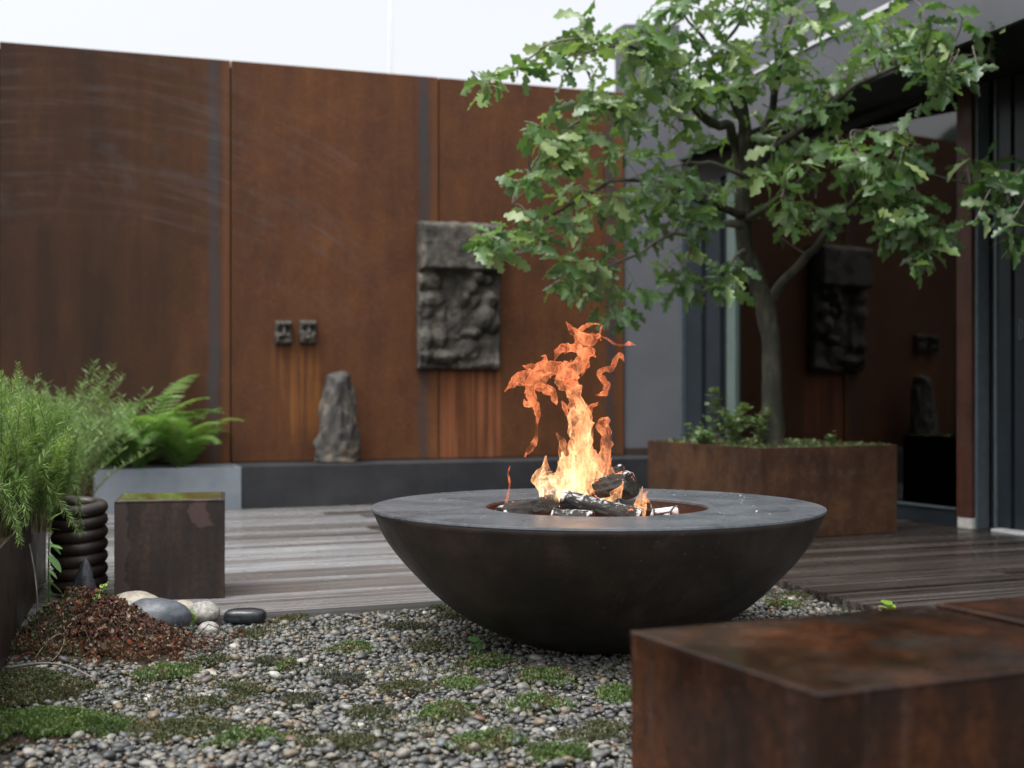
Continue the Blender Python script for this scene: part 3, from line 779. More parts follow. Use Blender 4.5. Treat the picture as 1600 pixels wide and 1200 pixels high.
# generic small leaf shapes
def blade(w, tip=1.0, bendz=0.15, n=3):
    V, Fc = [], []
    for i in range(n + 1):
        t = i / n; ww = w * math.sin(math.pi * min(0.98, t * 0.85 + 0.12)) ** 0.8 if i < n else 0.0
        V += [(-ww, t, -bendz * t * t), (ww, t, -bendz * t * t)]
    for i in range(n): a = 2 * i; Fc += [(a, a+1, a+3), (a, a+3, a+2)]
    return np.array(V), np.array(Fc)
SMALL = [blade(0.32, bendz=0.3), blade(0.25, bendz=0.1), blade(0.38, bendz=0.45)]
ROUND = [blade(0.45, bendz=0.25, n=4), blade(0.5, bendz=-0.15, n=4)]
NEED = [blade(0.058, bendz=0.08, n=2), blade(0.05, bendz=-0.1, n=2)]
M['sedum'] = leaf_mat('sedum_leaf', (0.05, 0.095, 0.02), (0.09, 0.135, 0.035), (0.12, 0.075, 0.042), trans=0.15)
M['moss_olive'] = leaf_mat('moss_olive', (0.03, 0.035, 0.011), (0.06, 0.062, 0.02), (0.085, 0.055, 0.03), trans=0.1)
M['moss_dark'] = leaf_mat('moss_dark', (0.022, 0.024, 0.015), (0.045, 0.045, 0.026), (0.07, 0.05, 0.035), trans=0.1)
M['moss_black'] = leaf_mat('moss_black', (0.012, 0.012, 0.010), (0.025, 0.024, 0.018), (0.04, 0.034, 0.022), trans=0.0, rough=0.8)
M['moss_bright'] = leaf_mat('moss_bright', (0.042, 0.080, 0.016), (0.070, 0.12, 0.022), (0.105, 0.15, 0.035), trans=0.2)
M['moss_vivid'] = leaf_mat('moss_vivid', (0.022, 0.045, 0.006), (0.045, 0.085, 0.010), (0.075, 0.11, 0.018), trans=0.2)
M['shrub'] = leaf_mat('shrub_leaf', (0.10, 0.17, 0.06), (0.18, 0.27, 0.11), (0.30, 0.38, 0.20), trans=0.3)

def updirs(n, spread): 
    a = RNG.uniform(0, 2*np.pi, n); r = RNG.uniform(0.05, spread, n)
    return np.stack([np.cos(a) * r, np.sin(a) * r, np.ones(n)], 1)
# ground cover in the planter
n = 5200
u = RNG.uniform(0.012, PL - 0.012, n); v = RNG.uniform(0.012, PD_ - 0.012, n)
hgt = np.array([0.022 + 0.022 * noise.noise((a * 9, b * 9, 0)) for a, b in zip(u, v)])
pts = np.array([pl(a, b) for a, b in zip(u, v)]); pts[:, 2] = PH - 0.032 + RNG.uniform(0, 1, n) * np.clip(hgt, 0.004, 1)
sz = RNG.uniform(0.010, 0.024, n)
me = inst(SMALL, frame_mats(updirs(n, 1.6), RNG.uniform(0, 6, n)) * sz[:, None, None], pts, np.clip(RNG.normal(0.5, 0.25, n), 0, 1), 'groundcover', M['sedum'])
tag(obj('sedum_groundcover', me), 'low green sedum carpet covering the soil round the oak', 'ground cover', kind='stuff')

def shrub(name, base, stems, label, mat, hmin, hmax, lsz, spread=0.35, per=16, lean=(0, 0), cat='plant'):
    th = thing(name, tuple(base), 0, label, cat)
    mb = MB(); LP, LD, LS = [], [], []
    for k in range(stems):
        a = R.uniform(0, 6.28); r = R.uniform(0.2, 1) * spread; H = R.uniform(hmin, hmax)
        tip = Vector((math.cos(a) * r + lean[0], math.sin(a) * r + lean[1], H)); mid = Vector((tip.x * 0.3, tip.y * 0.3, H * 0.55))
        path = catmull([(0, 0, 0), tuple(mid), tuple(tip)], 6)
        mb.tube(path, [0.004 * (1 - 0.7 * i / len(path)) for i in range(len(path))], 5)
        for j in range(per):
            t = 0.3 + 0.7 * (j + R.random()) / per; q = path[min(len(path) - 1, int(t * (len(path) - 1)))]
            LP.append(q + np.array([R.gauss(0, 0.006) for _ in range(3)]))
            aa = j * 2.4 + R.uniform(-.4, .4); LD.append((math.cos(aa), math.sin(aa), R.uniform(-0.1, 0.6))); LS.append(lsz * R.uniform(0.6, 1.15))
    obj('stems', mb.mesh('stems', M['fernstem'], True), parent=th)
    LS = np.array(LS)
    obj('leaves', inst(ROUND, frame_mats(np.array(LD), RNG.normal(0, 0.4, len(LS))) * LS[:, None, None], np.array(LP), np.clip(RNG.normal(0.5, 0.25, len(LS)), 0, 1), 'leaves', mat), parent=th)
    return th
def plz(px, py, v): 
    """a point on the planter soil in column px at planter depth v"""
    s = colhit(px, C_ + PV * v, PU); q = C_ + PU * s + PV * v; return (q.x, q.y, PH - 0.03)
shrub('leafy_shrub', plz(1150, 0, 0.42), 15, 'pale leafy shrub beside the oak trunk in the rusty planter', M['shrub'], 0.10, 0.24, 0.034, 0.20, 15)
shrub('leafy_shrub', plz(1098, 0, 0.55), 8, 'low pale shrub sprawling over the far corner of the rusty planter', M['shrub'], 0.06, 0.16, 0.032, 0.17, 13)
shrub('yellow_green_sprout', plz(1118, 0, 0.5), 2, 'tall thin sprout with yellow green tip leaves in the planter', M['moss_bright'], 0.29, 0.33, 0.045, 0.04, 12)
shrub('leafy_shrub', plz(1190, 0, 0.3), 6, 'short leafy shrub right at the foot of the oak trunk', M['shrub'], 0.12, 0.24, 0.030, 0.07, 14)
shrub('small_weed', plz(1300, 0, 0.3), 5, 'tiny round weed on the bare side of the oak planter', M['shrub'], 0.05, 0.10, 0.026, 0.05, 9)

# oak tree --------------------------------------------------------
TB = P(1204, 700, 6.7); TB.z = PH - 0.05
def bark():
    t = NT('oak_bark')
    a = t.noise(22, 6, 0.65, t.map((1, 1, 0.35))); b = t.noise(5, 4, 0.6); c_ = t.noise(80, 3, 0.6)
    c = t.ramp(t.math('ADD', t.math('MULTIPLY', a, 0.6), t.math('MULTIPLY', b, 0.4)), [(0.36, (0.010, 0.009, 0.006)), (0.5, (0.032, 0.031, 0.019)), (0.64, (0.085, 0.083, 0.052))])
    return t.done(Base_Color=c, Roughness=0.75, Normal=t.bump(t.math('ADD', a, t.math('MULTIPLY', c_, 0.5)), 0.7, 0.012))
M['bark'] = bark()
M['twig'] = simple('oak_twig', (0.09, 0.08, 0.06), (0.19, 0.17, 0.14), 30, 0.7)
LIMBS = [
 ('trunk', [(1204,702,6.7,.078),(1206,680,6.7,.064),(1207,620,6.7,.052),(1205,545,6.7,.049),(1196,480,6.7,.050),(1180,430,6.68,.043),(1164,380,6.65,.041),(1160,320,6.62,.041),(1166,270,6.6,.046),(1170,240,6.6,.040)]),
 ('branch', [(1163,275,6.6,.034),(1150,228,6.55,.026),(1138,198,6.45,.023),(1112,192,6.35,.022),(1092,176,6.25,.020),(1072,152,6.15,.016),(1040,125,6.05,.013),(1012,98,5.95,.011),(985,72,5.85,.008),(930,78,5.75,.005),(895,90,5.65,.003)]),
 ('branch', [(1168,262,6.58,.030),(1160,222,6.5,.020),(1158,190,6.45,.017),(1140,150,6.4,.014),(1110,110,6.3,.011),(1130,70,6.25,.009),(1160,30,6.2,.007),(1180,-20,6.2,.004)]),
 ('branch', [(1172,258,6.6,.032),(1168,220,6.6,.026),(1162,170,6.55,.022),(1150,130,6.5,.016),(1128,100,6.5,.012),(1090,50,6.4,.008),(1060,10,6.4,.004)]),
 ('branch', [(1174,262,6.6,.030),(1192,214,6.6,.022),(1206,170,6.6,.020),(1214,120,6.55,.016),(1224,70,6.5,.012),(1240,10,6.45,.008),(1250,-40,6.4,.004)]),
 ('branch', [(1176,272,6.6,.028),(1200,240,6.5,.020),(1260,196,6.35,.016),(1330,140,6.2,.013),(1400,105,6.1,.010),(1480,92,6.0,.006),(1545,85,5.95,.003)]),
 ('branch', [(1197,478,6.7,.034),(1212,455,6.68,.027),(1245,418,6.6,.022),(1272,388,6.5,.019),(1310,338,6.4,.014),(1360,292,6.3,.011),(1420,265,6.2,.009),(1500,285,6.05,.006),(1575,300,5.95,.003)]),
 ('branch', [(1163,345,6.62,.022),(1190,330,6.5,.015),(1240,290,6.4,.012),(1305,228,6.3,.009),(1380,205,6.2,.006),(1450,235,6.1,.004)]),
 ('branch', [(1160,335,6.6,.024),(1120,322,6.45,.016),(1060,300,6.25,.013),(1000,282,6.1,.010),(945,288,5.95,.008),(890,320,5.85,.006),(830,355,5.75,.005),(765,392,5.65,.003)]),
 ('branch', [(1160,352,6.62,.022),(1115,350,6.45,.015),(1075,365,6.3,.011),(1038,370,6.2,.009),(990,400,6.05,.007),(935,420,5.95,.005),(880,425,5.85,.003)]),
 ('branch', [(1060,142,6.1,.012),(1000,150,6.0,.010),(940,170,5.9,.008),(895,195,5.85,.006),(850,235,5.75,.005),(815,285,5.7,.004),(798,320,5.68,.003)]),
 ('branch', [(1110,350,6.45,.010),(1080,385,6.35,.007),(1072,425,6.3,.005),(1088,470,6.3,.003)]),
 ('branch', [(1165,390,6.65,.014),(1150,400,6.5,.008),(1140,420,6.4,.005),(1150,440,6.35,.003)]),
 ('branch', [(1420,265,6.2,.006),(1440,330,6.15,.005),(1455,380,6.1,.004),(1442,425,6.1,.0025)]),
 ('branch', [(1012,98,5.95,.008),(930,60,5.8,.006),(860,70,5.7,.005),(800,110,5.6,.004),(752,132,5.55,.002)]),
 ('branch', [(1163,275,6.58,.014),(1110,255,6.4,.009),(1070,256,6.3,.006),(1030,270,6.25,.004)]),
]
oak = thing('oak_tree', (TB.x, TB.y, TB.z), 0, 'young oak tree with lobed green leaves growing from the rusty planter', 'tree')
SK = []
for k, (nm, pts) in enumerate(LIMBS):
    c = catmull([(*P(a, b, d), r) for a, b, d, r in pts], 5)
    if nm == 'trunk': c[0][2] = TB.z
    jt = [np.array([noise.noise((i * .35, k, 1)), noise.noise((i * .35, k, 5)), noise.noise((i * .35, k, 9))]) * 0.012 for i in range(len(c))]
    path = [q[:3] + (j if nm != 'trunk' else j * 0.4) for q, j in zip(c, jt)]
    obj(nm, MB().tube(path, [max(0.0018, q[3] * (1.0 + (0.18 * math.exp(-i * .5) if nm == 'trunk' else 0))) for i, q in enumerate(c)], 12 if k < 9 else 7, 0.18, k).mesh(nm, M['bark'] if k < 9 else M['twig'], True, off=TB), parent=oak)
    for i, q in enumerate(path):
        if nm != 'trunk' and i > 4: SK.append(q)
SK = np.array(SK)

def oak_leaf(lobes, W, fold, curl, seed):
    rr = random.Random(seed); n = 20; V, Fc = [], []
    for i in range(n + 1):
        t = i / n
        env = (math.sin(math.pi * min(1, t ** 0.85)) ** 0.65) * (0.38 + 0.85 * t) if 0 < t < 1 else 0.0
        lob = 0.74 + 0.26 * math.cos(2 * math.pi * (lobes * t - 0.35))
        wl_ = W * env * lob * rr.uniform(0.88, 1.1); wr_ = W * env * (0.74 + 0.26 * math.cos(2 * math.pi * (lobes * t - 0.43))) * rr.uniform(0.88, 1.1)
        if t < 0.08: wl_ = wr_ = 0.012
        zc = -curl * t * t
        f2 = fold + 0.06 * math.sin(6.3 * lobes * t)
        V += [(-wl_, t + 0.25 * wl_, zc + f2 * wl_), (0, t, zc), (wr_, t + 0.25 * wr_, zc + f2 * wr_)]
    for i in range(n):
        a = 3 * i; Fc += [(a, a+1, a+4), (a, a+4, a+3), (a+1, a+2, a+5), (a+1, a+5, a+4)]
    return np.array(V), np.array(Fc)
OAKP = [oak_leaf(3.6, 0.33, 0.30, 0.25, 1), oak_leaf(3.2, 0.35, 0.15, 0.50, 2), oak_leaf(3.9, 0.30, 0.50, 0.10, 3), oak_leaf(3.4, 0.34, -0.20, 0.40, 4), oak_leaf(3.7, 0.32, 0.25, -0.20, 5), oak_leaf(3.3, 0.28, 0.6, 0.6, 6)]
M['oak'] = leaf_mat('oak_leaf', (0.036, 0.088, 0.028), (0.105, 0.20, 0.066), (0.28, 0.365, 0.145), 0.28, 0.36, 'attr', 0.5)
M['oakO'] = leaf_mat('oak_leaf_single', (0.036, 0.088, 0.028), (0.105, 0.20, 0.066), (0.28, 0.365, 0.145), 0.28, 0.36, 'obj', 0.5)
# leaf clusters read off the crown: (px, py, rx, ry, depth, rosettes)
CL = [(762,128,22,24,5.55,4),(835,88,32,22,5.65,6),(905,95,40,30,5.7,6),(868,185,32,28,5.8,5),(850,228,36,30,5.75,8),(830,262,26,26,5.7,5),(808,300,20,26,5.7,3),(930,150,48,34,5.85,11),(950,215,44,28,5.95,6),(985,95,34,34,5.95,7),
 (885,215,28,22,5.8,5),(795,378,40,24,5.65,8),(762,395,22,16,5.65,4),(850,352,40,26,5.75,7),(900,300,34,18,5.9,4),(905,345,30,24,5.85,5),(880,425,44,28,5.85,8),(940,415,40,28,5.95,7),(940,462,32,22,6.0,5),(985,470,24,26,6.0,4),
 (960,330,40,30,6.0,7),(1010,300,46,34,6.1,9),(1060,285,44,26,6.2,8),(1010,240,14,22,6.1,2),(1060,340,50,34,6.25,9),(1010,365,34,26,6.15,6),(1090,310,34,30,6.35,7),(1060,420,34,34,6.3,8),(1090,462,30,26,6.3,6),(1140,420,30,30,6.35,7),
 (1130,300,24,22,6.4,4),(1040,90,40,36,6.1,10),(1010,165,40,34,6.05,8),(1070,150,44,38,6.2,10),(1110,90,46,36,6.3,11),(1120,145,36,26,6.35,7),(1075,195,30,18,6.25,4),(1170,90,42,34,6.4,9),(1165,150,30,24,6.5,4),(1210,120,34,34,6.5,6),(1175,195,24,16,6.5,2),
 (1240,80,40,32,6.45,8),(1255,135,34,34,6.4,7),(1300,110,40,32,6.3,9),(1310,160,32,26,6.3,6),(1270,175,26,22,6.35,4),(1370,85,44,26,6.15,8),(1440,80,44,30,6.05,11),(1480,110,42,26,6.0,10),(1460,140,40,20,6.0,7),(1530,85,28,22,5.95,5),
 (1230,225,34,26,6.4,5),(1215,262,30,26,6.45,4),(1255,270,40,34,6.4,8),(1290,235,34,26,6.35,6),(1230,320,34,30,6.45,5),(1280,320,36,32,6.35,7),(1340,265,44,34,6.25,12),(1390,225,40,24,6.2,9),(1400,275,46,34,6.15,14),(1350,320,44,30,6.3,10),(1420,320,44,28,6.15,11),(1450,370,34,30,6.1,7),(1440,415,22,22,6.1,4),(1400,345,30,20,6.2,5),
 (1480,350,20,16,6.1,3),(1545,275,34,30,6.0,9),(1580,310,36,34,5.95,10),(1550,340,34,26,6.0,7),(1590,370,26,24,5.95,6),(1530,245,20,16,6.0,3),(1610,270,30,34,5.9,6),(1220,185,20,20,6.5,2),(1255,355,26,16,6.4,4),
 (1000,30,60,30,5.95,7),(1080,25,60,30,6.2,9),(1160,20,50,30,6.3,8),(1250,20,60,34,6.4,9),(1350,35,50,26,6.2,8),(1450,35,50,26,6.0,8),(1120,-40,80,30,6.3,7),(1240,-40,70,30,6.4,7),(920,45,40,20,5.75,4),(1560,40,40,24,5.9,5),
 (1110,215,26,16,6.35,2),(1140,250,22,18,6.45,2),(1190,290,24,18,6.4,3),(985,200,30,20,6.0,4)]
LP, LD, LS, LR, LRoll = [], [], [], [], []
tw = MB()
for (px, py, rx, ry, d, nr) in CL:
    for k in range(max(2, round(nr * (1.05 if px < 960 else 0.80)))):
        while True:
            a, b = R.uniform(-1, 1), R.uniform(-1, 1)
            if a*a + b*b < 1: break
        tip = np.array(P(px + a * rx * 0.9, py + b * ry * 0.9, d + R.uniform(-0.32, 0.26)) + Vector((0, 0, R.gauss(0, 0.03))))
        j = int(np.argmin(np.sum((SK - tip) ** 2, 1))); st = SK[j]
        L = np.linalg.norm(tip - st)
        if L > 0.04:
            mid = (st + tip) / 2 + np.array([R.gauss(0, 0.12) * L, R.gauss(0, 0.12) * L, 0.16 * L])
            path = catmull([tuple(st), tuple(mid), tuple(tip)], 5)
            r0 = min(0.0045, 0.0022 + L * 0.004)
            tw.tube(path, [r0 * (1 - 0.6 * i / len(path)) for i in range(len(path))], 5, cap=False)
        else: path = [st, tip]
        ax = path[-1] - path[-2]; ax = ax / (np.linalg.norm(ax) + 1e-9)
        tone = R.gauss(0.48, 0.2) + (0.16 if px < 1000 else -0.04 if px < 1300 else -0.12 if px < 1430 else -0.28)  # darker leaves to the right: canopy shade put into their tone
        for q in range(R.randint(4, 7)):
            an = q * 2.4 + R.uniform(-0.5, 0.5)
            dr = np.array([math.cos(an), math.sin(an), R.uniform(-1.05, 0.55)]) + ax * R.uniform(0.1, 0.7)
            t_ = R.choice([0, 0, 0, 0.06, 0.12])
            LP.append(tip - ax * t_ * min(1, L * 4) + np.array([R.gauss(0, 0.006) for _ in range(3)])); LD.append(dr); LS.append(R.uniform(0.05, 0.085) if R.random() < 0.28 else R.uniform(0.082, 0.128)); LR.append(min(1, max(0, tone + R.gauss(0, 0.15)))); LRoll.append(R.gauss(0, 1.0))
LP, LD, LS, LR, LRoll = map(np.array, (LP, LD, LS, LR, LRoll))
LM = frame_mats(LD, LRoll) * LS[:, None, None]
lx = LP[:, 0] / LP[:, 1] * FPX + CXP; ly = HYP - (LP[:, 2] - HC) / LP[:, 1] * FPX
score = LS / LP[:, 1] * ((lx > 0) & (lx < 1600) & (ly > 5)) * (1 + 0.0 * lx)
top = np.argsort(-score)[:290]; sel = np.zeros(len(LP), bool); sel[top] = True
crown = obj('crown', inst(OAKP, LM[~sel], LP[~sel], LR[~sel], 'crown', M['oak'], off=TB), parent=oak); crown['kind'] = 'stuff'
obj('twigs', tw.mesh('twigs', M['twig'], True, off=TB), parent=oak)['kind'] = 'stuff'
omesh = [tri_mesh('leaf', v, f, M['oakO'], True) for v, f in OAKP]
for i in top:
    o = obj('leaf', omesh[R.randrange(len(omesh))], parent=crown)
    mm = Matrix(LM[i].tolist()).to_4x4(); mm.translation = Vector(LP[i].tolist()) - TB; o.matrix_local = mm

# ------------------------------------------------------------------ fire bowl
def bowl_mat(name, c1, c2, r0, r1, sp=0.0):
    t = NT(name)
    a = t.noise(5, 5, 0.6); b = t.noise(45, 4, 0.65); f = t.noise(180, 2, 0.5)
    c = t.ramp(t.math('ADD', t.math('MULTIPLY', a, 0.6), t.math('MULTIPLY', b, 0.4)), [(0.36, c1), (0.64, c2)])
    c = t.mix(t.ramp(t.noise(120, 1, 0.5), [(0.74, 0.0), (0.79, sp)]), c, (0.25, 0.25, 0.24))
    rg = t.ramp(t.noise(9, 5, 0.65), [(0.3, r0), (0.7, r1)])
    return t.done(Base_Color=c, Roughness=rg, Normal=t.bump(t.math('ADD', b, t.math('MULTIPLY', f, 0.3)), 0.12, 0.003))
def shell_mat():
    t = NT('bowl_steel')
    a = t.noise(4, 6, 0.65); b = t.noise(60, 4, 0.65); f = t.noise(220, 2, 0.5); dr = t.noise(14, 5, 0.65, t.map((1, 1, 0.25)))
    c = t.ramp(t.math('ADD', t.math('MULTIPLY', a, 0.55), t.math('ADD', t.math('MULTIPLY', dr, 0.3), t.math('MULTIPLY', b, 0.15))), [(0.38, (0.0055, 0.0040, 0.0032)), (0.5, (0.015, 0.0098, 0.0070)), (0.62, (0.036, 0.022, 0.015))])
    c = t.mix(t.ramp(t.noise(3.0, 5, 0.7, dist=1.5), [(0.56, 0.0), (0.70, 0.7)]), c, (0.042, 0.037, 0.033))
    c = t.mix(t.ramp(t.noise(150, 1, 0.5), [(0.74, 0.0), (0.79, 0.45)]), c, (0.22, 0.21, 0.19))
    rg = t.ramp(t.noise(7, 6, 0.7), [(0.3, 0.36), (0.7, 0.62)])
    return t.done(Base_Color=c, Roughness=rg, Normal=t.bump(t.math('ADD', b, t.math('MULTIPLY', f, 0.4)), 0.16, 0.003))
M['bowl'] = shell_mat()
M['ring'] = bowl_mat('ring_steel', (0.050, 0.056, 0.064), (0.115, 0.125, 0.138), 0.22, 0.42, 0.4)
bowl = thing('fire_bowl', (BC.x, BC.y, 0.0), 0, 'wide black steel fire bowl with a flat ring plate burning on the gravel', 'fire bowl')
RZ, RO, RI = 0.405, 0.65, 0.322
outer = catmull([(0.0, 0.004), (0.10, 0.002), (0.184, 0.008), (0.257, 0.030), (0.362, 0.078), (0.454, 0.142), (0.547, 0.234), (0.610, 0.314), (0.648, RZ - 0.010)], 6)
prof = [(max(q[0], 0.0005), max(q[1], 0.001)) for q in outer]
inner = [(r - 0.006, z + 0.006) for r, z in prof[::-1] if r > 0.03]
obj('bowl_shell', MB().lathe(prof + inner, 160).mesh('bowl_shell', M['bowl'], True), parent=bowl)
ringp = [(RI, RZ - 0.012), (RO - 0.002, RZ - 0.0095), (RO + 0.001, RZ - 0.006), (RO, RZ - 0.001), (RO - 0.004, RZ), (RO - 0.02, RZ - 0.0004), (RI + 0.02, RZ - 0.003), (RI + 0.003, RZ - 0.003), (RI, RZ - 0.005), (RI, RZ - 0.012)]
mr = MB().lathe(ringp, 160).mesh('ring_plate', M['ring'], True)
try: mr.set_sharp_from_angle(angle=math.radians(35))
except Exception: pass
obj('ring_plate', mr, parent=bowl)
collar = [(RI + 0.006, RZ - 0.013), (RI + 0.006, RZ - 0.10), (RI + 0.001, RZ - 0.10), (RI + 0.001, RZ - 0.013)]
obj('collar', MB().lathe(collar, 120).mesh('collar', M['bowl'], True), parent=bowl)
def ember_mat():
    t = NT('ember_bed')
    v = t.n('ShaderNodeTexVoronoi', Scale=38.0); t.set(v.inputs['Vector'], t.obj())
    a = t.noise(9, 4, 0.6)
    c = t.ramp(a, [(0.4, (0.012, 0.011, 0.010)), (0.6, (0.25, 0.24, 0.23))])
    glow = t.math('MULTIPLY', t.ramp(v.outputs['Distance'], [(0.35, 0.0), (0.75, 1.0)]), t.ramp(a, [(0.38, 1.0), (0.55, 0.0)]))
    return t.done(Base_Color=c, Roughness=0.9, Emission_Color=(1.0, 0.22, 0.04, 1), Emission_Strength=t.math('MULTIPLY', glow, 3.5), Normal=t.bump(v.outputs['Distance'], 1.0, 0.02))
M['ember'] = ember_mat()
eb = MB(); nr, na = 16, 56
for i in range(nr + 1):
    for k in range(na):
        r = (RI + 0.05) * i / nr; a = 2 * math.pi * k / na
        x, yy = r * math.cos(a), r * math.sin(a)
        eb.v.append((x, yy, 0.335 + 0.030 * math.exp(-(r / 0.2) ** 2) + 0.018 * noise.noise((x * 22, yy * 22, 0))))
for i in range(nr):
    for k in range(na): k2 = (k + 1) % na; eb.f.append((i*na + k, (i+1)*na + k, (i+1)*na + k2, i*na + k2))
obj('ember_bed', eb.mesh('ember_bed', M['ember'], True), parent=bowl)

# burning logs
def log_mat():
    t = NT('charred_wood')
    a = t.noise(60, 5, 0.65, t.map((0.16, 1, 1))); b = t.noise(26, 5, 0.72); cr = t.n('ShaderNodeTexVoronoi', {'feature': 'DISTANCE_TO_EDGE'}, Scale=34.0); t.set(cr.inputs['Vector'], t.map((0.7, 1, 1)))
    nz = t.xyz(t.n('ShaderNodeNewGeometry').outputs['Normal'])[2]
    c = t.ramp(a, [(0.35, (0.006, 0.006, 0.0055)), (0.7, (0.030, 0.027, 0.023))])
    at = t.n('ShaderNodeAttribute', {'attribute_name': 'ash'}).outputs['Fac']
    ash = t.ramp(t.math('ADD', t.math('MULTIPLY', b, 0.9), at), [(0.66, 0.0), (0.76, 1.0)])
    ash = t.math('MULTIPLY', ash, t.ramp(cr.outputs['Distance'], [(0.03, 0.0), (0.12, 1.0)]))
    c = t.mix(ash, c, t.mix(t.noise(70, 3, 0.6), (0.34, 0.33, 0.32), (0.75, 0.73, 0.71)))
    glow = t.math('MULTIPLY', t.ramp(b, [(0.30, 1.0), (0.38, 0.0)]), t.math('SUBTRACT', 1.0, ash))
    return t.done(Base_Color=c, Roughness=0.85, Emission_Color=(1.0, 0.22, 0.05, 1), Emission_Strength=t.math('MULTIPLY', glow, 2.0), Normal=t.bump(t.math('ADD', a, t.math('MULTIPLY', ash, 0.5)), 0.8, 0.006))
M['log'] = log_mat()
def log(pa, da, pb, db, rad, label, seed, ashy, shape='split', cat='log'):
    A, B = P(pa[0], pa[1], da), P(pb[0], pb[1], db); L = (B - A).length
    rr = random.Random(seed); nx, na = 26, 26; V, Fc, AS = [], [], []
    for i in range(nx + 1):
        t = i / nx
        for k in range(na):
            a = 2 * math.pi * k / na
            if shape == 'split':      # wedge: flat faces and a rounded back
                c_, s_ = math.cos(a), math.sin(a)
                r = rad / max(abs(c_) * 1.0 + abs(s_) * 0.55, abs(s_) * 1.15, 0.75)
            else: r = rad * 0.9
            p = Vector((t * L, math.cos(a) * r, math.sin(a) * r))
            nz = noise.fractal(Vector((p.x * 14 + seed, p.y * 40, p.z * 40)), 1, 2, 3)
            cell = noise.noise((round(p.x * 60) * 0.9 + seed, a * 2.2, 0))
            g = 1 + 0.16 * nz + 0.13 * cell
            if i in (0, nx): g *= 0.90
            V.append((p.x + 0.006 * noise.noise((a * 2, seed, i)) * (1 if i in (0, nx) else 0), p.y * g, p.z * g))
            e = abs(math.sin(a)); AS.append(ashy + 0.20 * math.sin(a) - 0.06 + (0.14 if i < 2 or i > nx - 2 else 0) + rr.uniform(-0.03, 0.03))
    for i in range(nx):
        for k in range(na): k2 = (k + 1) % na; Fc.append((i*na + k, i*na + k2, (i+1)*na + k2, (i+1)*na + k))
    for i, s in ((0, 1), (nx, -1)):
        c = len(V); V.append((0 if i == 0 else L, 0, 0)); AS.append(-0.5)
        for k in range(na):
            k2 = (k + 1) % na; Fc.append(((c, i*na + k2, i*na + k) if s == 1 else (c, i*na + k, i*na + k2)))
    me = MB().add(V, Fc).mesh('log', M['log'])
    at = me.attributes.new('ash', 'FLOAT', 'POINT'); at.data.foreach_set('value', AS)
    o = obj('log', me); o.location = A
    o.rotation_mode = 'QUATERNION'; o.rotation_quaternion = (B - A).to_track_quat('X', 'Z')
    return tag(o, label, cat, 'burning logs in the fire bowl')
log((880, 782), 3.96, (988, 757), 3.84, 0.046, 'thick charred log leaning highest across the fire, ash along its edges', 3, 0.08)
log((782, 809), 3.76, (888, 784), 3.86, 0.036, 'dark split log with grooved bark lying toward the glowing side', 8, 0.0)
log((878, 779), 3.76, (1000, 811), 3.70, 0.030, 'slim log coated in white ash with a round dark cut end', 15, 0.12, 'round')
log((866, 806), 3.74, (925, 812), 3.68, 0.026, 'short half burnt chunk under the slim log', 21, 0.07)
log((985, 812), 3.84, (1058, 801), 3.86, 0.024, 'small log burnt almost white at the ring edge', 27, 0.24, 'round')
log((940, 800), 4.02, (870, 790), 4.05, 0.030, 'charred log half hidden behind the flames', 33, 0.05)

log((905, 770), 4.04, (975, 738), 3.98, 0.030, 'thin black log propped up at the back of the heap', 41, 0.02)
log((845, 800), 3.92, (872, 772), 3.98, 0.026, 'short charred stump standing in the flames', 47, 0.06)
log((960, 790), 3.74, (1012, 798), 3.80, 0.024, 'blackened chunk glowing between the two ash coated logs', 53, 0.0)
# flames
def flame_mat():
    t = NT('flame')
    h = t.n('ShaderNodeAttribute', {'attribute_name': 'burn'}).outputs['Fac']
    st = t.noise(30, 5, 0.7, t.map((1, 1, 0.26)), 1.0)
    fs_ = t.noise(120, 4, 0.7, t.map((1, 1, 0.16)), 1.2)
    hh_ = t.math('ADD', h, t.math('MULTIPLY', t.math('SUBTRACT', t.math('ADD', t.math('MULTIPLY', st, 0.75), t.math('MULTIPLY', fs_, 0.25)), 0.5), 1.5))
    col = t.ramp(hh_, [(0.0, (0.85, 0.14, 0.05)), (0.25, (1.0, 0.26, 0.10)), (0.45, (1.0, 0.36, 0.15)), (0.7, (1.0, 0.53, 0.24)), (0.95, (1.0, 0.78, 0.48))])
    lw = t.n('ShaderNodeLayerWeight', Blend=0.5).outputs['Facing']
    limb = t.ramp(lw, [(0.0, 0.10), (0.55, 0.30), (0.82, 0.85), (0.93, 0.65), (1.0, 0.0)], 'EASE')
    soft = t.ramp(lw, [(0.80, 1.0), (1.0, 0.0)], 'EASE')
    al = t.math('ADD', t.math('MULTIPLY', limb, 0.50), t.math('MULTIPLY', t.math('MULTIPLY', soft, t.ramp(t.math('ADD', t.math('MULTIPLY', st, 0.75), t.math('MULTIPLY', fs_, 0.25)), [(0.42, 0.0), (0.66, 1.0)])), t.math('ADD', 0.36, t.math('MULTIPLY', h, 0.30))), True)
    al = t.math('MULTIPLY', al, t.ramp(t.noise(19, 3, 0.6), [(0.34, 0.12), (0.58, 1.0)]))
    em = t.n('ShaderNodeEmission', Color=col, Strength=t.math('ADD', 0.66, t.math('MULTIPLY', t.math('POWER', t.math('MAXIMUM', hh_, 0.0), 2.0), 0.95)))
    tr = t.n('ShaderNodeBsdfTransparent')
    mx = t.n('ShaderNodeMixShader', i0=al, i1=tr, i2=em); t.t.links.new(mx.outputs[0], t.out.inputs[0]); return t.m
M['flame'] = flame_mat()
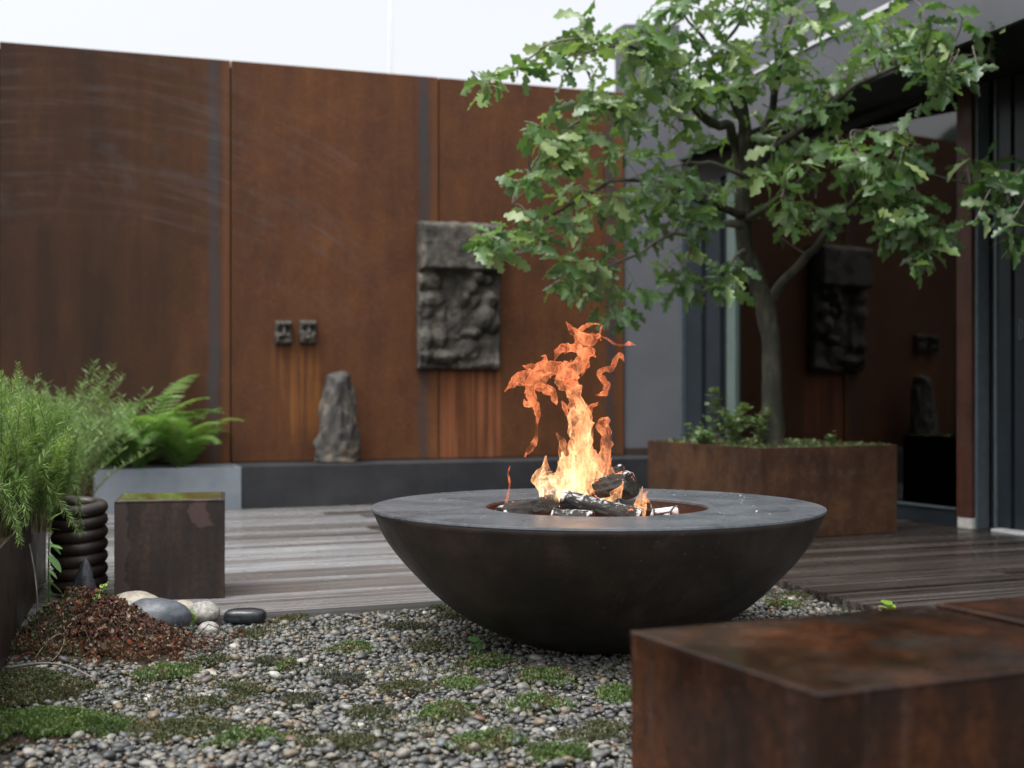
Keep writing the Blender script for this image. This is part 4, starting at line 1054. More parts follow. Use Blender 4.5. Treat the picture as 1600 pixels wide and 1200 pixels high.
FL = [  # tongues: depth offset, heat scale, points (px, py, half width px)
 (0.00, 1.0, [(905,806,16),(900,780,22),(900,750,22),(908,720,19),(908,695,15),(905,668,16),(905,640,14),(900,622,11),(892,606,8),(886,594,3)]),
 (0.03, 0.95, [(928,800,15),(926,770,18),(920,740,15),(914,705,12),(912,672,13),(914,650,9),(906,632,6),(896,618,2)]),
 (-0.04, 0.9, [(880,800,16),(888,770,18),(893,742,16),(886,712,11),(878,694,6),(869,676,1)]),
 (-0.02, 1.15, [(868,800,10),(858,775,15),(851,750,13),(849,735,9),(853,712,1)]),
 (-0.05, 1.2, [(893,790,16),(888,760,20),(884,738,18),(882,722,10),(878,706,1)]),
 (0.02, 0.5, [(893,612,5),(884,596,14),(890,580,14),(901,572,12),(912,560,11),(914,545,9),(910,532,12),(898,520,6),(890,512,3),(884,502,.6)]),
 (0.00, 0.55, [(866,592,.8),(878,589,7),(890,586,11),(899,596,5),(904,600,.7)]),
 (0.01, 0.5, [(888,592,9),(890,576,7),(893,562,.8)]),
 (0.03, 0.4, [(886,580,6),(868,576,10),(852,578,11),(838,586,15),(824,592,12),(808,592,7),(798,602,4),(788,612,.7)]),
 (0.00, 0.4, [(842,582,8),(832,598,9),(828,614,7),(831,628,5),(822,632,3.5),(819,624,1)]),
 (0.05, 0.35, [(840,600,6),(850,606,7),(862,614,6),(868,626,4),(870,632,.8)]),
 (0.02, 0.3, [(829,622,5),(836,636,5),(841,650,3.5),(839,664,2),(838,682,2.5),(832,696,4.5),(824,706,3),(820,714,.6)]),
 (0.04, 0.35, [(816,571,.7),(826,574,4),(840,572,5),(851,566,4),(852,556,2),(846,557,.6)]),
 (-0.02, 0.4, [(866,566,.7),(871,552,4),(878,542,6),(888,545,6),(900,546,5),(908,540,3)]),
 (0.03, 0.4, [(900,528,5),(914,528,9),(926,528,8),(934,524,3),(939,532,.8)]),
 (0.00, 0.38, [(905,556,6),(916,549,9),(924,552,6),(931,558,.8)]),
 (0.04, 0.38, [(916,548,6),(914,564,7),(911,578,4),(909,588,.7)]),
 (0.05, 0.3, [(904,518,3),(913,511,3),(922,507,2.2),(932,506,1),(940,508,.6)]),
 (0.01, 0.3, [(893,510,.6),(898,516,2.5),(907,522,4)]),
 (0.06, 0.15, [(936,524,1.2),(950,530,1.2),(962,538,1.8),(974,539,1.6),(984,537,2.8),(993,539,.6)]),
 (0.05, 0.25, [(937,526,1.4),(938,515,1.2),(941,508,.6)]),
 (-0.03, 0.4, [(975,566,.8),(970,556,3.4),(962,562,4),(954,574,4),(943,578,3.6),(936,584,3.8),(942,594,4.6),(950,602,4.6),(946,611,4.2),(938,616,2.4),(931,617,.6)]),
 (0.05, 0.6, [(952,796,10),(948,768,12),(944,740,9),(942,715,8),(947,690,7.5),(948,672,7),(942,662,7),(950,656,4),(944,652,.8)]),
 (0.04, 0.5, [(944,680,5),(936,668,5),(932,662,.8)]),
 (0.02, 0.45, [(917,658,.7),(922,645,3),(925,634,3.4),(931,632,2.4),(935,628,.6)]),
 (-0.02, 0.75, [(877,626,1),(881,634,3),(885,645,3),(889,655,.8)]),
 (-0.10, 0.95, [(905,812,16),(935,800,16),(955,785,10),(968,768,5),(974,752,.8)]),
 (-0.12, 1.0, [(960,812,9),(990,806,12),(1000,795,8),(1001,778,5),(1004,760,.7)]),
 (-0.05, 0.6, [(1008,808,6),(1011,790,4.5),(1008,775,2.5),(1013,766,.6)]),
 (0.10, 0.7, [(935,800,14),(941,772,12),(932,745,12),(936,722,7),(930,706,.8)]),
 (0.12, 0.8, [(885,800,16),(870,775,12),(868,750,10),(873,735,.8)]),
 (0.00, 0.15, [(787,806,3.5),(792,780,1.6),(796,758,1.3),(794,740,1.2),(797,728,.5)]),
 (0.00, 0.3, [(804,808,6),(806,796,4),(809,784,.6)]),
 (0.04, 0.8, [(770,806,5),(790,802,9),(815,803,6),(835,806,2)]),
 (-0.06, 0.9, [(915,770,10),(906,735,8),(911,705,6),(903,680,4),(906,660,.8)]),
 (0.07, 0.55, [(958,790,8),(966,765,6),(960,745,5),(952,728,3),(955,715,.6)]),
 (0.08, 0.9, [(895,790,12),(914,755,10),(925,725,9),(921,700,5),(926,684,.7)]),
]
fire = thing('fire', (BC.x, BC.y, 0.36), 0, 'orange flames leaping up from the logs in the bowl', 'fire')
for k, (do, heat, pts) in enumerate(FL):
    D = BC.y + do - 0.03
    c = catmull([(p[0], p[1], math.log(max(p[2], 0.5)), do + 0.03 * math.sin(i * 1.7 + k)) for i, p in enumerate(pts)], 9)
    nseg = len(c); n = 18; V, Fc, H = [], [], []
    pp_ = [np.array(P(q[0], q[1], BC.y - 0.03 + q[3])) for q in c]
    for i, q in enumerate(c):
        tn = pp_[min(i + 1, nseg - 1)] - pp_[max(i - 1, 0)]; tn /= np.linalg.norm(tn) + 1e-9
        sd_ = np.cross(tn, (0, 1, 0)); sd_ /= np.linalg.norm(sd_) + 1e-9; dp = np.cross(sd_, tn)
        wpx = math.exp(q[2]); wm = wpx / FPX * BC.y
        tw_ = 0.9 * math.sin(i * 0.13 + k * 2.1)
        for j in range(n):
            a = 2 * math.pi * j / n
            e = 1 + 0.30 * math.sin(3 * a + i * 0.24 + k) + 0.16 * math.sin(5 * a - i * 0.31 + k * 3)
            la, lb = math.cos(a) * e, 0.55 * math.sin(a) * e
            off = sd_ * (la * math.cos(tw_ * .4)) + dp * (lb + 0.3 * la * math.sin(tw_))
            p = pp_[i] + off * wm
            q3 = Vector(p * 26)
            dsp = Vector((noise.noise(q3), noise.noise(q3 + Vector((9, 0, 0))), noise.noise(q3 + Vector((0, 9, 0))))) * min(0.010, wm * 0.55)
            q4 = q3 * 3.1
            dsp = dsp + Vector((noise.noise(q4), noise.noise(q4 + Vector((9, 0, 0))), noise.noise(q4 + Vector((0, 9, 0))))) * min(0.0045, wm * 0.35)
            p = p + np.array(dsp)
            V.append(tuple(p - np.array((BC.x, BC.y, 0.36))))
            base = min(1.0, max(0.0, (q[1] - 600) / 150))
            H.append(min(1.0, (0.16 + heat * (0.18 + 0.32 * base)) * (0.80 + 0.25 * min(1, wpx / 14)) + 0.10 * noise.noise((p[0] * 30, p[1] * 30, p[2] * 14))))
    for i in range(nseg - 1):
        for j in range(n): j2 = (j + 1) % n; Fc.append((i*n + j, i*n + j2, (i+1)*n + j2, (i+1)*n + j))
    me = MB().add(V, Fc).mesh('flame_tongue', M['flame'], True)
    at = me.attributes.new('burn', 'FLOAT', 'POINT'); at.data.foreach_set('value', H)
    obj('flame_tongue', me, parent=fire)

# ash flecks on the ring plate
n = 130
a = np.concatenate([RNG.uniform(0, 2*np.pi, 85), RNG.uniform(-0.6, 1.4, 45)]); r = RNG.uniform(RI + 0.02, RO - 0.03, n)
pts = np.stack([BC.x + r * np.cos(a), BC.y + r * np.sin(a), np.full(n, RZ + 0.0008)], 1)
sz = RNG.lognormal(math.log(0.0012), 0.6, n)
me = inst(PROT, rot_mats(n, 0.2) * sz[:, None, None], pts, RNG.uniform(0.9, 1.0, n), 'ash', M['pebA'])
tag(obj('ash_flecks', me), 'white flecks of ash scattered over the black ring plate', 'ash', kind='stuff')

# ------------------------------------------------------------------ corten seat blocks
def block(name, corner, a_u, wu, wv, z0, z1, m, label, bev=0.004, cat='block', group=None):
    th = thing(name, (corner.x, corner.y, z0), math.radians(a_u), label, cat, group); h = z1 - z0; t_ = 0.006
    obj('top_plate', MB().box(0, wu, 0, wv, h - t_, h).mesh('top_plate', m, bevel=0.002, seg=2), parent=th)
    for (x0, x1, y0, y1) in ((0.001, wu - 0.001, 0.001, t_), (0.001, wu - 0.001, wv - t_, wv - 0.001), (0.001, t_, t_ + 0.0005, wv - t_ - 0.0005), (wu - t_, wu - 0.001, t_ + 0.0005, wv - t_ - 0.0005)):
        obj('side_plate', MB().box(x0, x1, y0, y1, 0, h - t_ - 0.0006).mesh('side_plate', m, bevel=0.001, seg=1), parent=th)
    return th
def block_top_mat():
    t = NT('corten_wet_seat')
    bl = t.noise(4.0, 5, 0.6); st = t.noise(14, 5, 0.6, t.map((1, 1, 0.12))); fine = t.noise(110, 3, 0.6)
    c = t.ramp(t.math('ADD', t.math('MULTIPLY', bl, 0.6), t.math('MULTIPLY', st, 0.4)), [(0.36, (0.009, 0.0045, 0.0033)), (0.5, (0.032, 0.0120, 0.006)), (0.64, (0.085, 0.028, 0.010))])
    X, Y, Z = t.xyz()[0:3]
    # a dark pot ring left on the plate
    dx = t.math('SUBTRACT', X, 0.285); dy = t.math('SUBTRACT', Y, 0.20)
    rr = t.math('SQRT', t.math('ADD', t.math('MULTIPLY', dx, dx), t.math('MULTIPLY', dy, dy)))
    c = t.mix(t.math('MULTIPLY', t.window(rr, -1.0, 0.042, 0.018), 0.85), c, (0.028, 0.022, 0.020))
    c = t.mix(t.ramp(t.noise(26, 4, 0.7, t.map((1, 1, 0.06))), [(0.58, 0.0), (0.74, 0.4)]), c, (0.10, 0.07, 0.06))
    gr = t.noise(55, 5, 0.75)
    c = t.mix(t.ramp(gr, [(0.40, 0.6), (0.58, 0.0)]), c, (0.008, 0.0045, 0.0035))
    c = t.mix(t.ramp(gr, [(0.60, 0.0), (0.74, 0.5)]), c, (0.10, 0.042, 0.018))
    rg = t.ramp(t.noise(6, 4, 0.6), [(0.38, 0.09), (0.65, 0.34)])
    return t.done(Base_Color=c, Roughness=rg, Normal=t.bump(t.math('ADD', fine, bl), 0.12, 0.003), **{'Specular IOR Level': 0.42})
M['seat'] = block_top_mat()
ZB = 0.40
bn = P(1280, 1085, (HC - ZB) * FPX / (1085 - HYP)); BA = 24.5
bt = block('steel_seat_block', bn, BA, 0.535, 0.435, -0.005, ZB, M['seat'], 'wet rusty steel seat block with a dark round stain on top', 0.005, group='seat blocks in front of the fire')
b2 = bn + ang(BA) * 0.56
block('steel_seat_block', b2, BA, 0.535, 0.435, -0.005, ZB + 0.002, M['seat'], 'rusty steel seat block beyond the narrow gap', 0.005, group='seat blocks in front of the fire')
# small cube on the deck edge
def cube_mat():
    t = NT('corten_cube_worn')
    st = t.noise(16, 6, 0.62, t.map((1, 1, 0.10))); bl = t.noise(3.2, 5, 0.65); fine = t.noise(110, 3, 0.6)
    c = t.ramp(t.math('ADD', t.math('MULTIPLY', st, 0.6), t.math('MULTIPLY', bl, 0.4)), [(0.38, (0.010, 0.0065, 0.005)), (0.5, (0.028, 0.017, 0.0125)), (0.62, (0.058, 0.033, 0.023))])
    c = t.mix(t.ramp(t.noise(48, 5, 0.75), [(0.42, 0.55), (0.58, 0.0)]), c, (0.009, 0.006, 0.005))
    X, Y, Z = t.xyz()[0:3]
    wv = t.math('ADD', X, t.math('MULTIPLY', t.math('SUBTRACT', t.noise(9, 4, 0.6), 0.5), 0.14))
    sid = t.math('MULTIPLY', t.window(wv, -1, 0.045, 0.004), 0.75)
    c = t.mix(sid, c, (0.06, 0.040, 0.035))
    pt = t.math('MULTIPLY', t.window(wv, 0.262, 0.315, 0.005), t.window(t.math('ADD', Z, t.math('MULTIPLY', bl, 0.1)), 0.29, 0.5, 0.005))
    c = t.mix(t.math('MULTIPLY', pt, 0.7), c, (0.085, 0.05, 0.042))
    return t.done(Base_Color=c, Roughness=0.5, Normal=t.bump(t.math('ADD', fine, st), 0.2, 0.003))
M['cube'] = cube_mat()
cb = G(178, 941, 0.03); 
cube = block('steel_cube', cb, 12.0, 0.362, 0.34, 0.031, 0.365, M['cube'], 'small weathered brown steel cube on the deck edge beside the coil spring', 0.003)
# film of water lying on the cube
t = NT('water_film'); M['water'] = t.done(Base_Color=(0.10, 0.085, 0.03), Roughness=0.04)
o = obj('water_film', MB().box(0.012, 0.35, 0.015, 0.325, 0.3345, 0.336).mesh('water_film', M['water'], bevel=0.0006, seg=1), parent=cube)
o['label'] = 'shallow yellowish rain puddle on top'

# coil spring
M['coil'] = simple('coil_iron', (0.020, 0.015, 0.013), (0.050, 0.036, 0.030), 14, 0.42, 0.5, 0.25, 80)
cc = P(124, 770, 4.62); pts = []
turns, Rr, rr_, zz0, zz1 = 7.3, 0.072, 0.0235, 0.054, P(124, 781, 4.62).z
for i in range(int(turns * 36) + 1):
    a = 2 * math.pi * i / 36; t = i / (turns * 36)
    pts.append((Rr * math.cos(a + 2.2), Rr * math.sin(a + 2.2), zz0 + (zz1 - zz0) * t))
o = obj('coil_spring', MB().tube(pts, rr_, 14).mesh('coil_spring', M['coil'], True), loc=(cc.x, cc.y, 0.0))
tag(o, 'heavy dark iron coil spring standing upright beside the rosemary planter', 'coil spring')

# ------------------------------------------------------------------ left planter with rosemary
A1 = G(0, 1057); A2 = Vector(((72 - CXP) / FPX * 4.95, 4.95, 0))
dn = (A2 - A1).normalized(); ln_ = Vector((-dn.y, dn.x, 0))
A0 = A1 - dn * 0.9
pang = math.atan2(dn.y, dn.x); Lp = (A2 - A0).length
rp = thing('rosemary_planter', (A0.x, A0.y, -0.004), pang, 'dark rusty steel raised bed full of rosemary at the gravel edge', 'planter')
RPH = 0.335
for (x0, x1, y0, y1) in ((0, Lp, 0, 0.008), (0, Lp, 0.892, 0.90), (0, 0.008, 0.0085, 0.8915), (Lp - 0.008, Lp, 0.0085, 0.8915)):
    obj('side_panel', MB().box(x0, x1, y0, y1, 0, RPH).mesh('side_panel', M['cort_dark'], bevel=0.002, seg=1), parent=rp)
obj('soil', MB().box(0.009, Lp - 0.009, 0.009, 0.891, 0.05, RPH - 0.03).mesh('soil', M['soil']), parent=rp)
def rpt(px, dep, inset=0.0):
    return P(px, 0, dep)
M['rose'] = leaf_mat('rosemary_needle', (0.075, 0.150, 0.030), (0.155, 0.265, 0.055), (0.32, 0.43, 0.12), 0.5, 0.25)
M['rose2'] = leaf_mat('rosemary_needle_green', (0.09, 0.18, 0.045), (0.16, 0.28, 0.075), (0.27, 0.39, 0.13), 0.5, 0.25)
M['rosestem'] = simple('rosemary_stem', (0.08, 0.075, 0.03), (0.15, 0.14, 0.06), 40)
def rosemary(base, stems, hmin, hmax, spread, label, m, needle, per, seed, lean=(0, 0), droop=0.0):
    rr = random.Random(seed)
    per = int(per * 1.45)
    th = thing('rosemary_bush', tuple(base), 0, label, 'bush', 'rosemary growing in the raised bed')
    mb = MB(); LP, LD, LS, LR = [], [], [], []
    for k in range(stems):
        a = rr.uniform(0, 6.28); r = math.sqrt(rr.random()) * spread; H = rr.uniform(hmin, hmax) * (1 - 0.30 * (r / spread) ** 2)
        b0 = Vector((math.cos(a) * r * 0.60, math.sin(a) * r * 0.60, 0))
        tip = Vector((math.cos(a) * r * 0.85 + lean[0] * H, math.sin(a) * r * 0.85 + lean[1] * H, H))
        if droop and rr.random() < droop: tip.z *= rr.uniform(-0.25, 0.45); tip.x += 0.08 * math.cos(a); tip.y += 0.08 * math.sin(a)
        mid = (b0 + tip) / 2 + Vector((rr.gauss(0, 0.03), rr.gauss(0, 0.03), 0.10 * H + (0.14 if tip.z < 0.2 else 0)))
        path = catmull([tuple(b0), tuple(mid), tuple(tip)], 8)
        mb.tube(path, [0.0028 * (1 - 0.7 * i / len(path)) for i in range(len(path))], 4, cap=False)
        tone = rr.gauss(0.45, 0.2)
        for j in range(per):
            t = 0.18 + 0.82 * (j / per) ** 0.85; x = t * (len(path) - 1); i = min(len(path) - 2, int(x)); q = path[i] + (path[i+1] - path[i]) * (x - i)
            ax = path[i+1] - path[i]; ax = ax / (np.linalg.norm(ax) + 1e-9); aa = j * 2.4 + rr.uniform(-.4, .4)
            pr = np.cross(ax, (math.cos(aa), math.sin(aa), 0.3)); pr /= np.linalg.norm(pr) + 1e-9
            LP.append(q); LD.append(pr + ax * rr.uniform(0.6, 1.5)); LS.append(needle * rr.uniform(0.7, 1.2) * (1 - 0.45 * max(0, t - 0.8) / 0.2)); LR.append(min(1, max(0, tone + 0.35 * (t - 0.5) + rr.gauss(0, 0.13))))
    LS = np.array(LS)
    obj('stems', mb.mesh('stems', M['rosestem'], True), parent=th)
    obj('needles', inst(NEED, frame_mats(np.array(LD), RNG.uniform(0, 6, len(LS))) * LS[:, None, None], np.array(LP), np.array(LR), 'needles', m, False), parent=th)['kind'] = 'stuff'
def rb(px, d): q = P(px, 603, d); return (q.x, q.y, RPH - 0.035)
rosemary(rb(-25, 4.15), 210, 0.24, 0.52, 0.34, 'dense grey green rosemary bush spilling over the rusty bed edge', M['rose'], 0.030, 120, 1, (0.0, 0), 0.07)
rosemary(rb(-5, 4.45), 130, 0.18, 0.36, 0.26, 'pale tipped rosemary bush beside the coil spring', M['rose'], 0.028, 110, 2, (0.04, 0), 0.04)
rosemary(rb(28, 4.82), 120, 0.30, 0.50, 0.24, 'bright green upright rosemary at the deck end of the bed', M['rose2'], 0.028, 100, 3, (0.12, 0), 0.04)
rosemary(rb(-70, 4.85), 120, 0.40, 0.64, 0.32, 'tall rosemary rising behind the others near the wall', M['rose2'], 0.032, 85, 4, (0.10, 0))
rosemary(rb(-140, 3.7), 110, 0.2, 0.42, 0.30, 'rosemary bush at the near end of the rusty bed', M['rose'], 0.034, 85, 5, (0, 0), 0.2)

# back shrub between the rosemary and the ferns
bq = L0 + WU * led(95) - WN * 0.0; 
rosem = rb
th = thing('green_shrub', (P(92, 0, 6.6).x, 6.6, 0.028), 0, 'feathery green shrub standing between the rosemary and the ferns', 'shrub')
mb = MB(); LP, LD, LS, LR = [], [], [], []
for k in range(70):
    a = R.uniform(0, 6.28); r = math.sqrt(R.random()) * 0.36; H = R.uniform(0.55, 0.92) * (1 - 0.3 * (r / .36) ** 2)
    path = catmull([(math.cos(a)*r*.2, math.sin(a)*r*.2, 0), (math.cos(a)*r*.6, math.sin(a)*r*.6, H*.6), (math.cos(a)*r*1.2 + .12*H, math.sin(a)*r*1.2, H)], 8)
    mb.tube(path, [0.004 * (1 - 0.75 * i / len(path)) for i in range(len(path))], 4, cap=False)
    for j in range(60):
        t = 0.35 + 0.65 * j / 60; x = t * (len(path) - 1); i = min(len(path) - 2, int(x)); q = path[i] + (path[i+1] - path[i]) * (x - i)
        aa = j * 2.4; LP.append(q); LD.append((math.cos(aa), math.sin(aa), 0.7)); LS.append(0.05 * R.uniform(.6, 1.1)); LR.append(min(1, max(0, R.gauss(.5, .2))))
obj('stems', mb.mesh('stems', M['rosestem'], True), parent=th); LS = np.array(LS)
obj('leaves', inst(NEED, frame_mats(np.array(LD), RNG.uniform(0, 6, len(LS))) * LS[:, None, None], np.array(LP), np.array(LR), 'leaves', M['rose2'], False), parent=th)['kind'] = 'stuff'

# ------------------------------------------------------------------ stones
def speck(name, c1, c2, rough, sc_=60, wet=0.5):
    t = NT(name); a = t.noise(sc_, 4, 0.7); b = t.noise(7, 4, 0.6); f = t.noise(220, 2, 0.6)
    c = t.ramp(t.math('ADD', t.math('MULTIPLY', a, 0.5), t.math('MULTIPLY', b, 0.5)), [(0.38, c1), (0.6, c2)])
    return t.done(Base_Color=c, Roughness=rough, Normal=t.bump(t.math('ADD', a, f), 0.25, 0.003), **{'Specular IOR Level': wet})
M['tan'] = speck('tan_boulder', (0.22, 0.19, 0.15), (0.40, 0.36, 0.29), 0.6)
M['slate'] = speck('slate_boulder', (0.045, 0.052, 0.062), (0.10, 0.112, 0.13), 0.45)
M['speck'] = speck('speckled_boulder', (0.10, 0.10, 0.095), (0.42, 0.40, 0.36), 0.6, 110)
M['blackstone'] = speck('black_stone', (0.010, 0.012, 0.014), (0.028, 0.032, 0.036), 0.22)
M['shiny'] = speck('shiny_black_stone', (0.008, 0.009, 0.011), (0.07, 0.08, 0.095), 0.14, 45)
def boulder(px, py, d, wpx, hpx, m, label, seed, rough=0.08, depth=0.75, sq=2.0, rotz=0.0, group='round river stones by the steel cube', tilt=0.0):
    V, Fc = ico(4); a = wpx / 2 / FPX * d; h = hpx / 2 / FPX * d
    vv = []
    for q in V:
        nz = noise.fractal(Vector(q) * 1.2 + Vector((seed * 3.1, 0, 0)), 1, 2, 3)
        e = (abs(q[0])**sq + abs(q[1])**sq + abs(q[2])**sq) ** (-1/sq)
        p = Vector(q) * e * (1 + rough * nz); vv.append((p.x * a, p.y * a * depth, p.z * h))
    c = P(px, py, d)
    o = obj('river_stone', tri_mesh('river_stone', vv, Fc, m), loc=c); o.rotation_euler = (0, tilt, rotz)
    return tag(o, label, 'stone', group)
boulder(211, 946, 4.22, 84, 44, M['tan'], 'broad flat tan boulder against the foot of the steel cube', 1)
boulder(246, 962, 4.02, 102, 56, M['slate'], 'large dark slate grey boulder in front of the tan one', 2, 0.10, rotz=0.1)
boulder(288, 953, 4.25, 42, 32, M['tan'], 'small tan stone between the slate boulder and the round one', 3)
boulder(320, 957, 4.18, 48, 36, M['speck'], 'round pale speckled stone near the cube corner', 4)
boulder(326, 984, 4.05, 34, 26, M['speck'].copy(), 'small grey speckled stone at the front of the stone group', 5, 0.1)
boulder(383, 963, 4.20, 66, 25, M['blackstone'], 'smooth black capsule shaped stone at the deck edge', 6, 0.04, 0.55, 2.9)
boulder(322, 1055, 3.50, 36, 16, M['tan'], 'flat sandy stone lying alone among the sedum patches', 8, 0.2, group='single stones on the gravel')
# upright shiny black stone
V, Fc = ico(4); vv = []
for q in V:
    t = (q[2] + 1) / 2; nz = noise.fractal(Vector(q) * 1.6 + Vector((2, 5, 0)), 1, 2, 3)
    wr = np.interp(t, [0, .1, .4, .75, .93, 1], [0.030, 0.045, 0.044, 0.026, 0.012, 0.0]) * (1 + 0.22 * nz); a = math.atan2(q[1], q[0])
    vv.append((math.cos(a) * wr + 0.012 * t, math.sin(a) * wr * 0.7, 0.20 * t))
bp = G(128, 940, 0.06); bp.z = 0.0
o = obj('pointed_stone', tri_mesh('pointed_stone', vv, Fc, M['shiny']), loc=P(128, 975, 4.3))
o.location.z = 0.0
tag(o, 'small shiny black pointed stone standing in front of the coil spring', 'stone')

# ------------------------------------------------------------------ dry sedum mound
mc = G(140, 1005)
def mound_h(x, y):
    X, Y = (x - (-1.235)), (y - 3.93)
    h = 0.125 * math.exp(-((X + 0.04) / 0.14) ** 2 - (Y / 0.20) ** 2)
    # a tail running right and forward
    for t in (0.25, 0.5, 0.75, 1.0):
        cx, cy = -1.235 + 0.31 * t, 3.91 - 0.25 * t
        h = max(h, (0.115 - 0.095 * t) * math.exp(-((x - cx) / 0.10) ** 2 - ((y - cy) / 0.15) ** 2))
    return h * (1 + 0.45 * noise.noise((x * 11, y * 11, 4))) + 0.02 * noise.noise((x * 26, y * 26, 0)) * min(1, h * 20) - 0.008
mb = MB(); nx, ny = 70, 60; X0, X1, Y0, Y1 = -1.62, -0.78, 3.45, 4.45
for j in range(ny + 1):
    for i in range(nx + 1):
        x, yy = X0 + (X1 - X0) * i / nx, Y0 + (Y1 - Y0) * j / ny; mb.v.append((x, yy, mound_h(x, yy)))
for j in range(ny):
    for i in range(nx): a = j*(nx+1)+i; mb.f.append((a, a+1, a+nx+2, a+nx+1))
mo = thing('dry_sedum_mound', (-1.2, 3.93, 0), 0, 'mound of dried rust red sedum and moss by the rosemary bed', 'plant')
MO = Vector((-1.2, 3.93, 0))
obj('soil', mb.mesh('soil', M['soil'], True, off=MO), parent=mo)
M['redleaf'] = leaf_mat('dry_red_sedum', (0.020, 0.006, 0.004), (0.090, 0.020, 0.010), (0.18, 0.055, 0.022), 0.5, 0.1)
M['straw'] = simple('dry_stalk', (0.16, 0.12, 0.08), (0.28, 0.21, 0.14), 30)
def scatter_mound(n, pred, m, size, nm, up=1.4, jit=0.012, rn=(0.5, 0.25)):
    pts = []
    while len(pts) < n:
        x, yy = R.uniform(X0, X1), R.uniform(Y0, Y1); h = mound_h(x, yy)
        if h < 0.012 or not pred(x, yy, h): continue
        pts.append((x, yy, h + R.uniform(-0.004, jit)))
    pts = np.array(pts); sz = RNG.uniform(0.6, 1.2, n) * size
    obj(nm, inst(SMALL, frame_mats(updirs(n, up), RNG.uniform(0, 6, n)) * sz[:, None, None], pts, np.clip(RNG.normal(*rn, n), 0, 1), nm, m, off=MO), parent=mo)['kind'] = 'stuff'
def redp(x, yy, h): return x > -1.19 + 0.12 * noise.noise((x * 9, yy * 9, 2)) and (yy < 4.02 or x > -1.1) and R.random() < 0.75 + 0.6 * noise.noise((x * 16, yy * 16, 0))
scatter_mound(3800, redp, M['redleaf'], 0.0095, 'dry_leaves', jit=0.02)
scatter_mound(7500, lambda x, yy, h: x < -1.10 + 0.12 * noise.noise((x * 9, yy * 9, 2)), M['moss_olive'], 0.011, 'moss', rn=(0.45, 0.3))
scatter_mound(1800, lambda x, yy, h: h < 0.05 and x < -1.1 and yy < 3.9, M['redleaf'], 0.011, 'dry_fringe')
for k in range(9):       # bare trailing stalks
    a0 = Vector((-1.22 + R.uniform(-0.08, 0.1), 3.90 + R.uniform(-0.12, 0.06), 0)); a1 = a0 + Vector((R.uniform(0.05, 0.32), R.uniform(-0.30, -0.05), 0)) if k % 4 else a0 + Vector((R.uniform(-.15, .1), -R.uniform(.15, .3), 0))
    q = []
    for i in range(8):
        t = i / 7; p = a0.lerp(a1, t); p.x += 0.02 * math.sin(t * 3 + k); q.append((p.x, p.y, max(0.005, mound_h(p.x, p.y)) + 0.012 + 0.012 * math.sin(math.pi * t)))
    obj('stalk', MB().tube(q, 0.0012, 5).mesh('stalk', M['straw'], True, off=MO), parent=mo)

LP, LD, LS = [], [], []; smb = MB()
for k in range(120):      # trailing strands of dried sedum running down the slope
    a0 = Vector((-1.20 + R.gauss(0.0, 0.06), 3.93 + R.gauss(-0.02, 0.07), 0)); an = R.gauss(-0.72, 0.38); L = R.uniform(0.10, 0.40)
    q = []; wob = R.uniform(0, 6)
    for i in range(12):
        t = i / 11; p = a0 + Vector((math.cos(an), math.sin(an), 0)) * L * t; p.x += 0.015 * math.sin(t * 5 + wob); p.y += 0.015 * math.cos(t * 4 + wob)
        q.append(np.array((p.x, p.y, max(0.004, mound_h(p.x, p.y)) + 0.010 + 0.05 * math.sin(math.pi * t) * R.random())))
    smb.tube(q, 0.0012, 4, cap=False)
    for j in range(int(L * 230)):
        t = R.random() * 10.99; i = int(t); p = q[i] + (q[i+1] - q[i]) * (t - i); aa = j * 2.4
        LP.append(p); LD.append((math.cos(aa), math.sin(aa), 0.5)); LS.append(min(0.02, R.lognormvariate(math.log(0.0085), 0.4)))
LS = np.array(LS)
obj('strands', smb.mesh('strands', M['redleaf'], True, off=MO), parent=mo)['kind'] = 'stuff'
obj('strand_leaves', inst(SMALL + NEED, frame_mats(np.array(LD), RNG.uniform(0, 6, len(LS))) * LS[:, None, None], np.array(LP), np.clip(RNG.normal(0.55, 0.3, len(LS)), 0, 1), 'strand_leaves', M['redleaf'], off=MO), parent=mo)['kind'] = 'stuff'

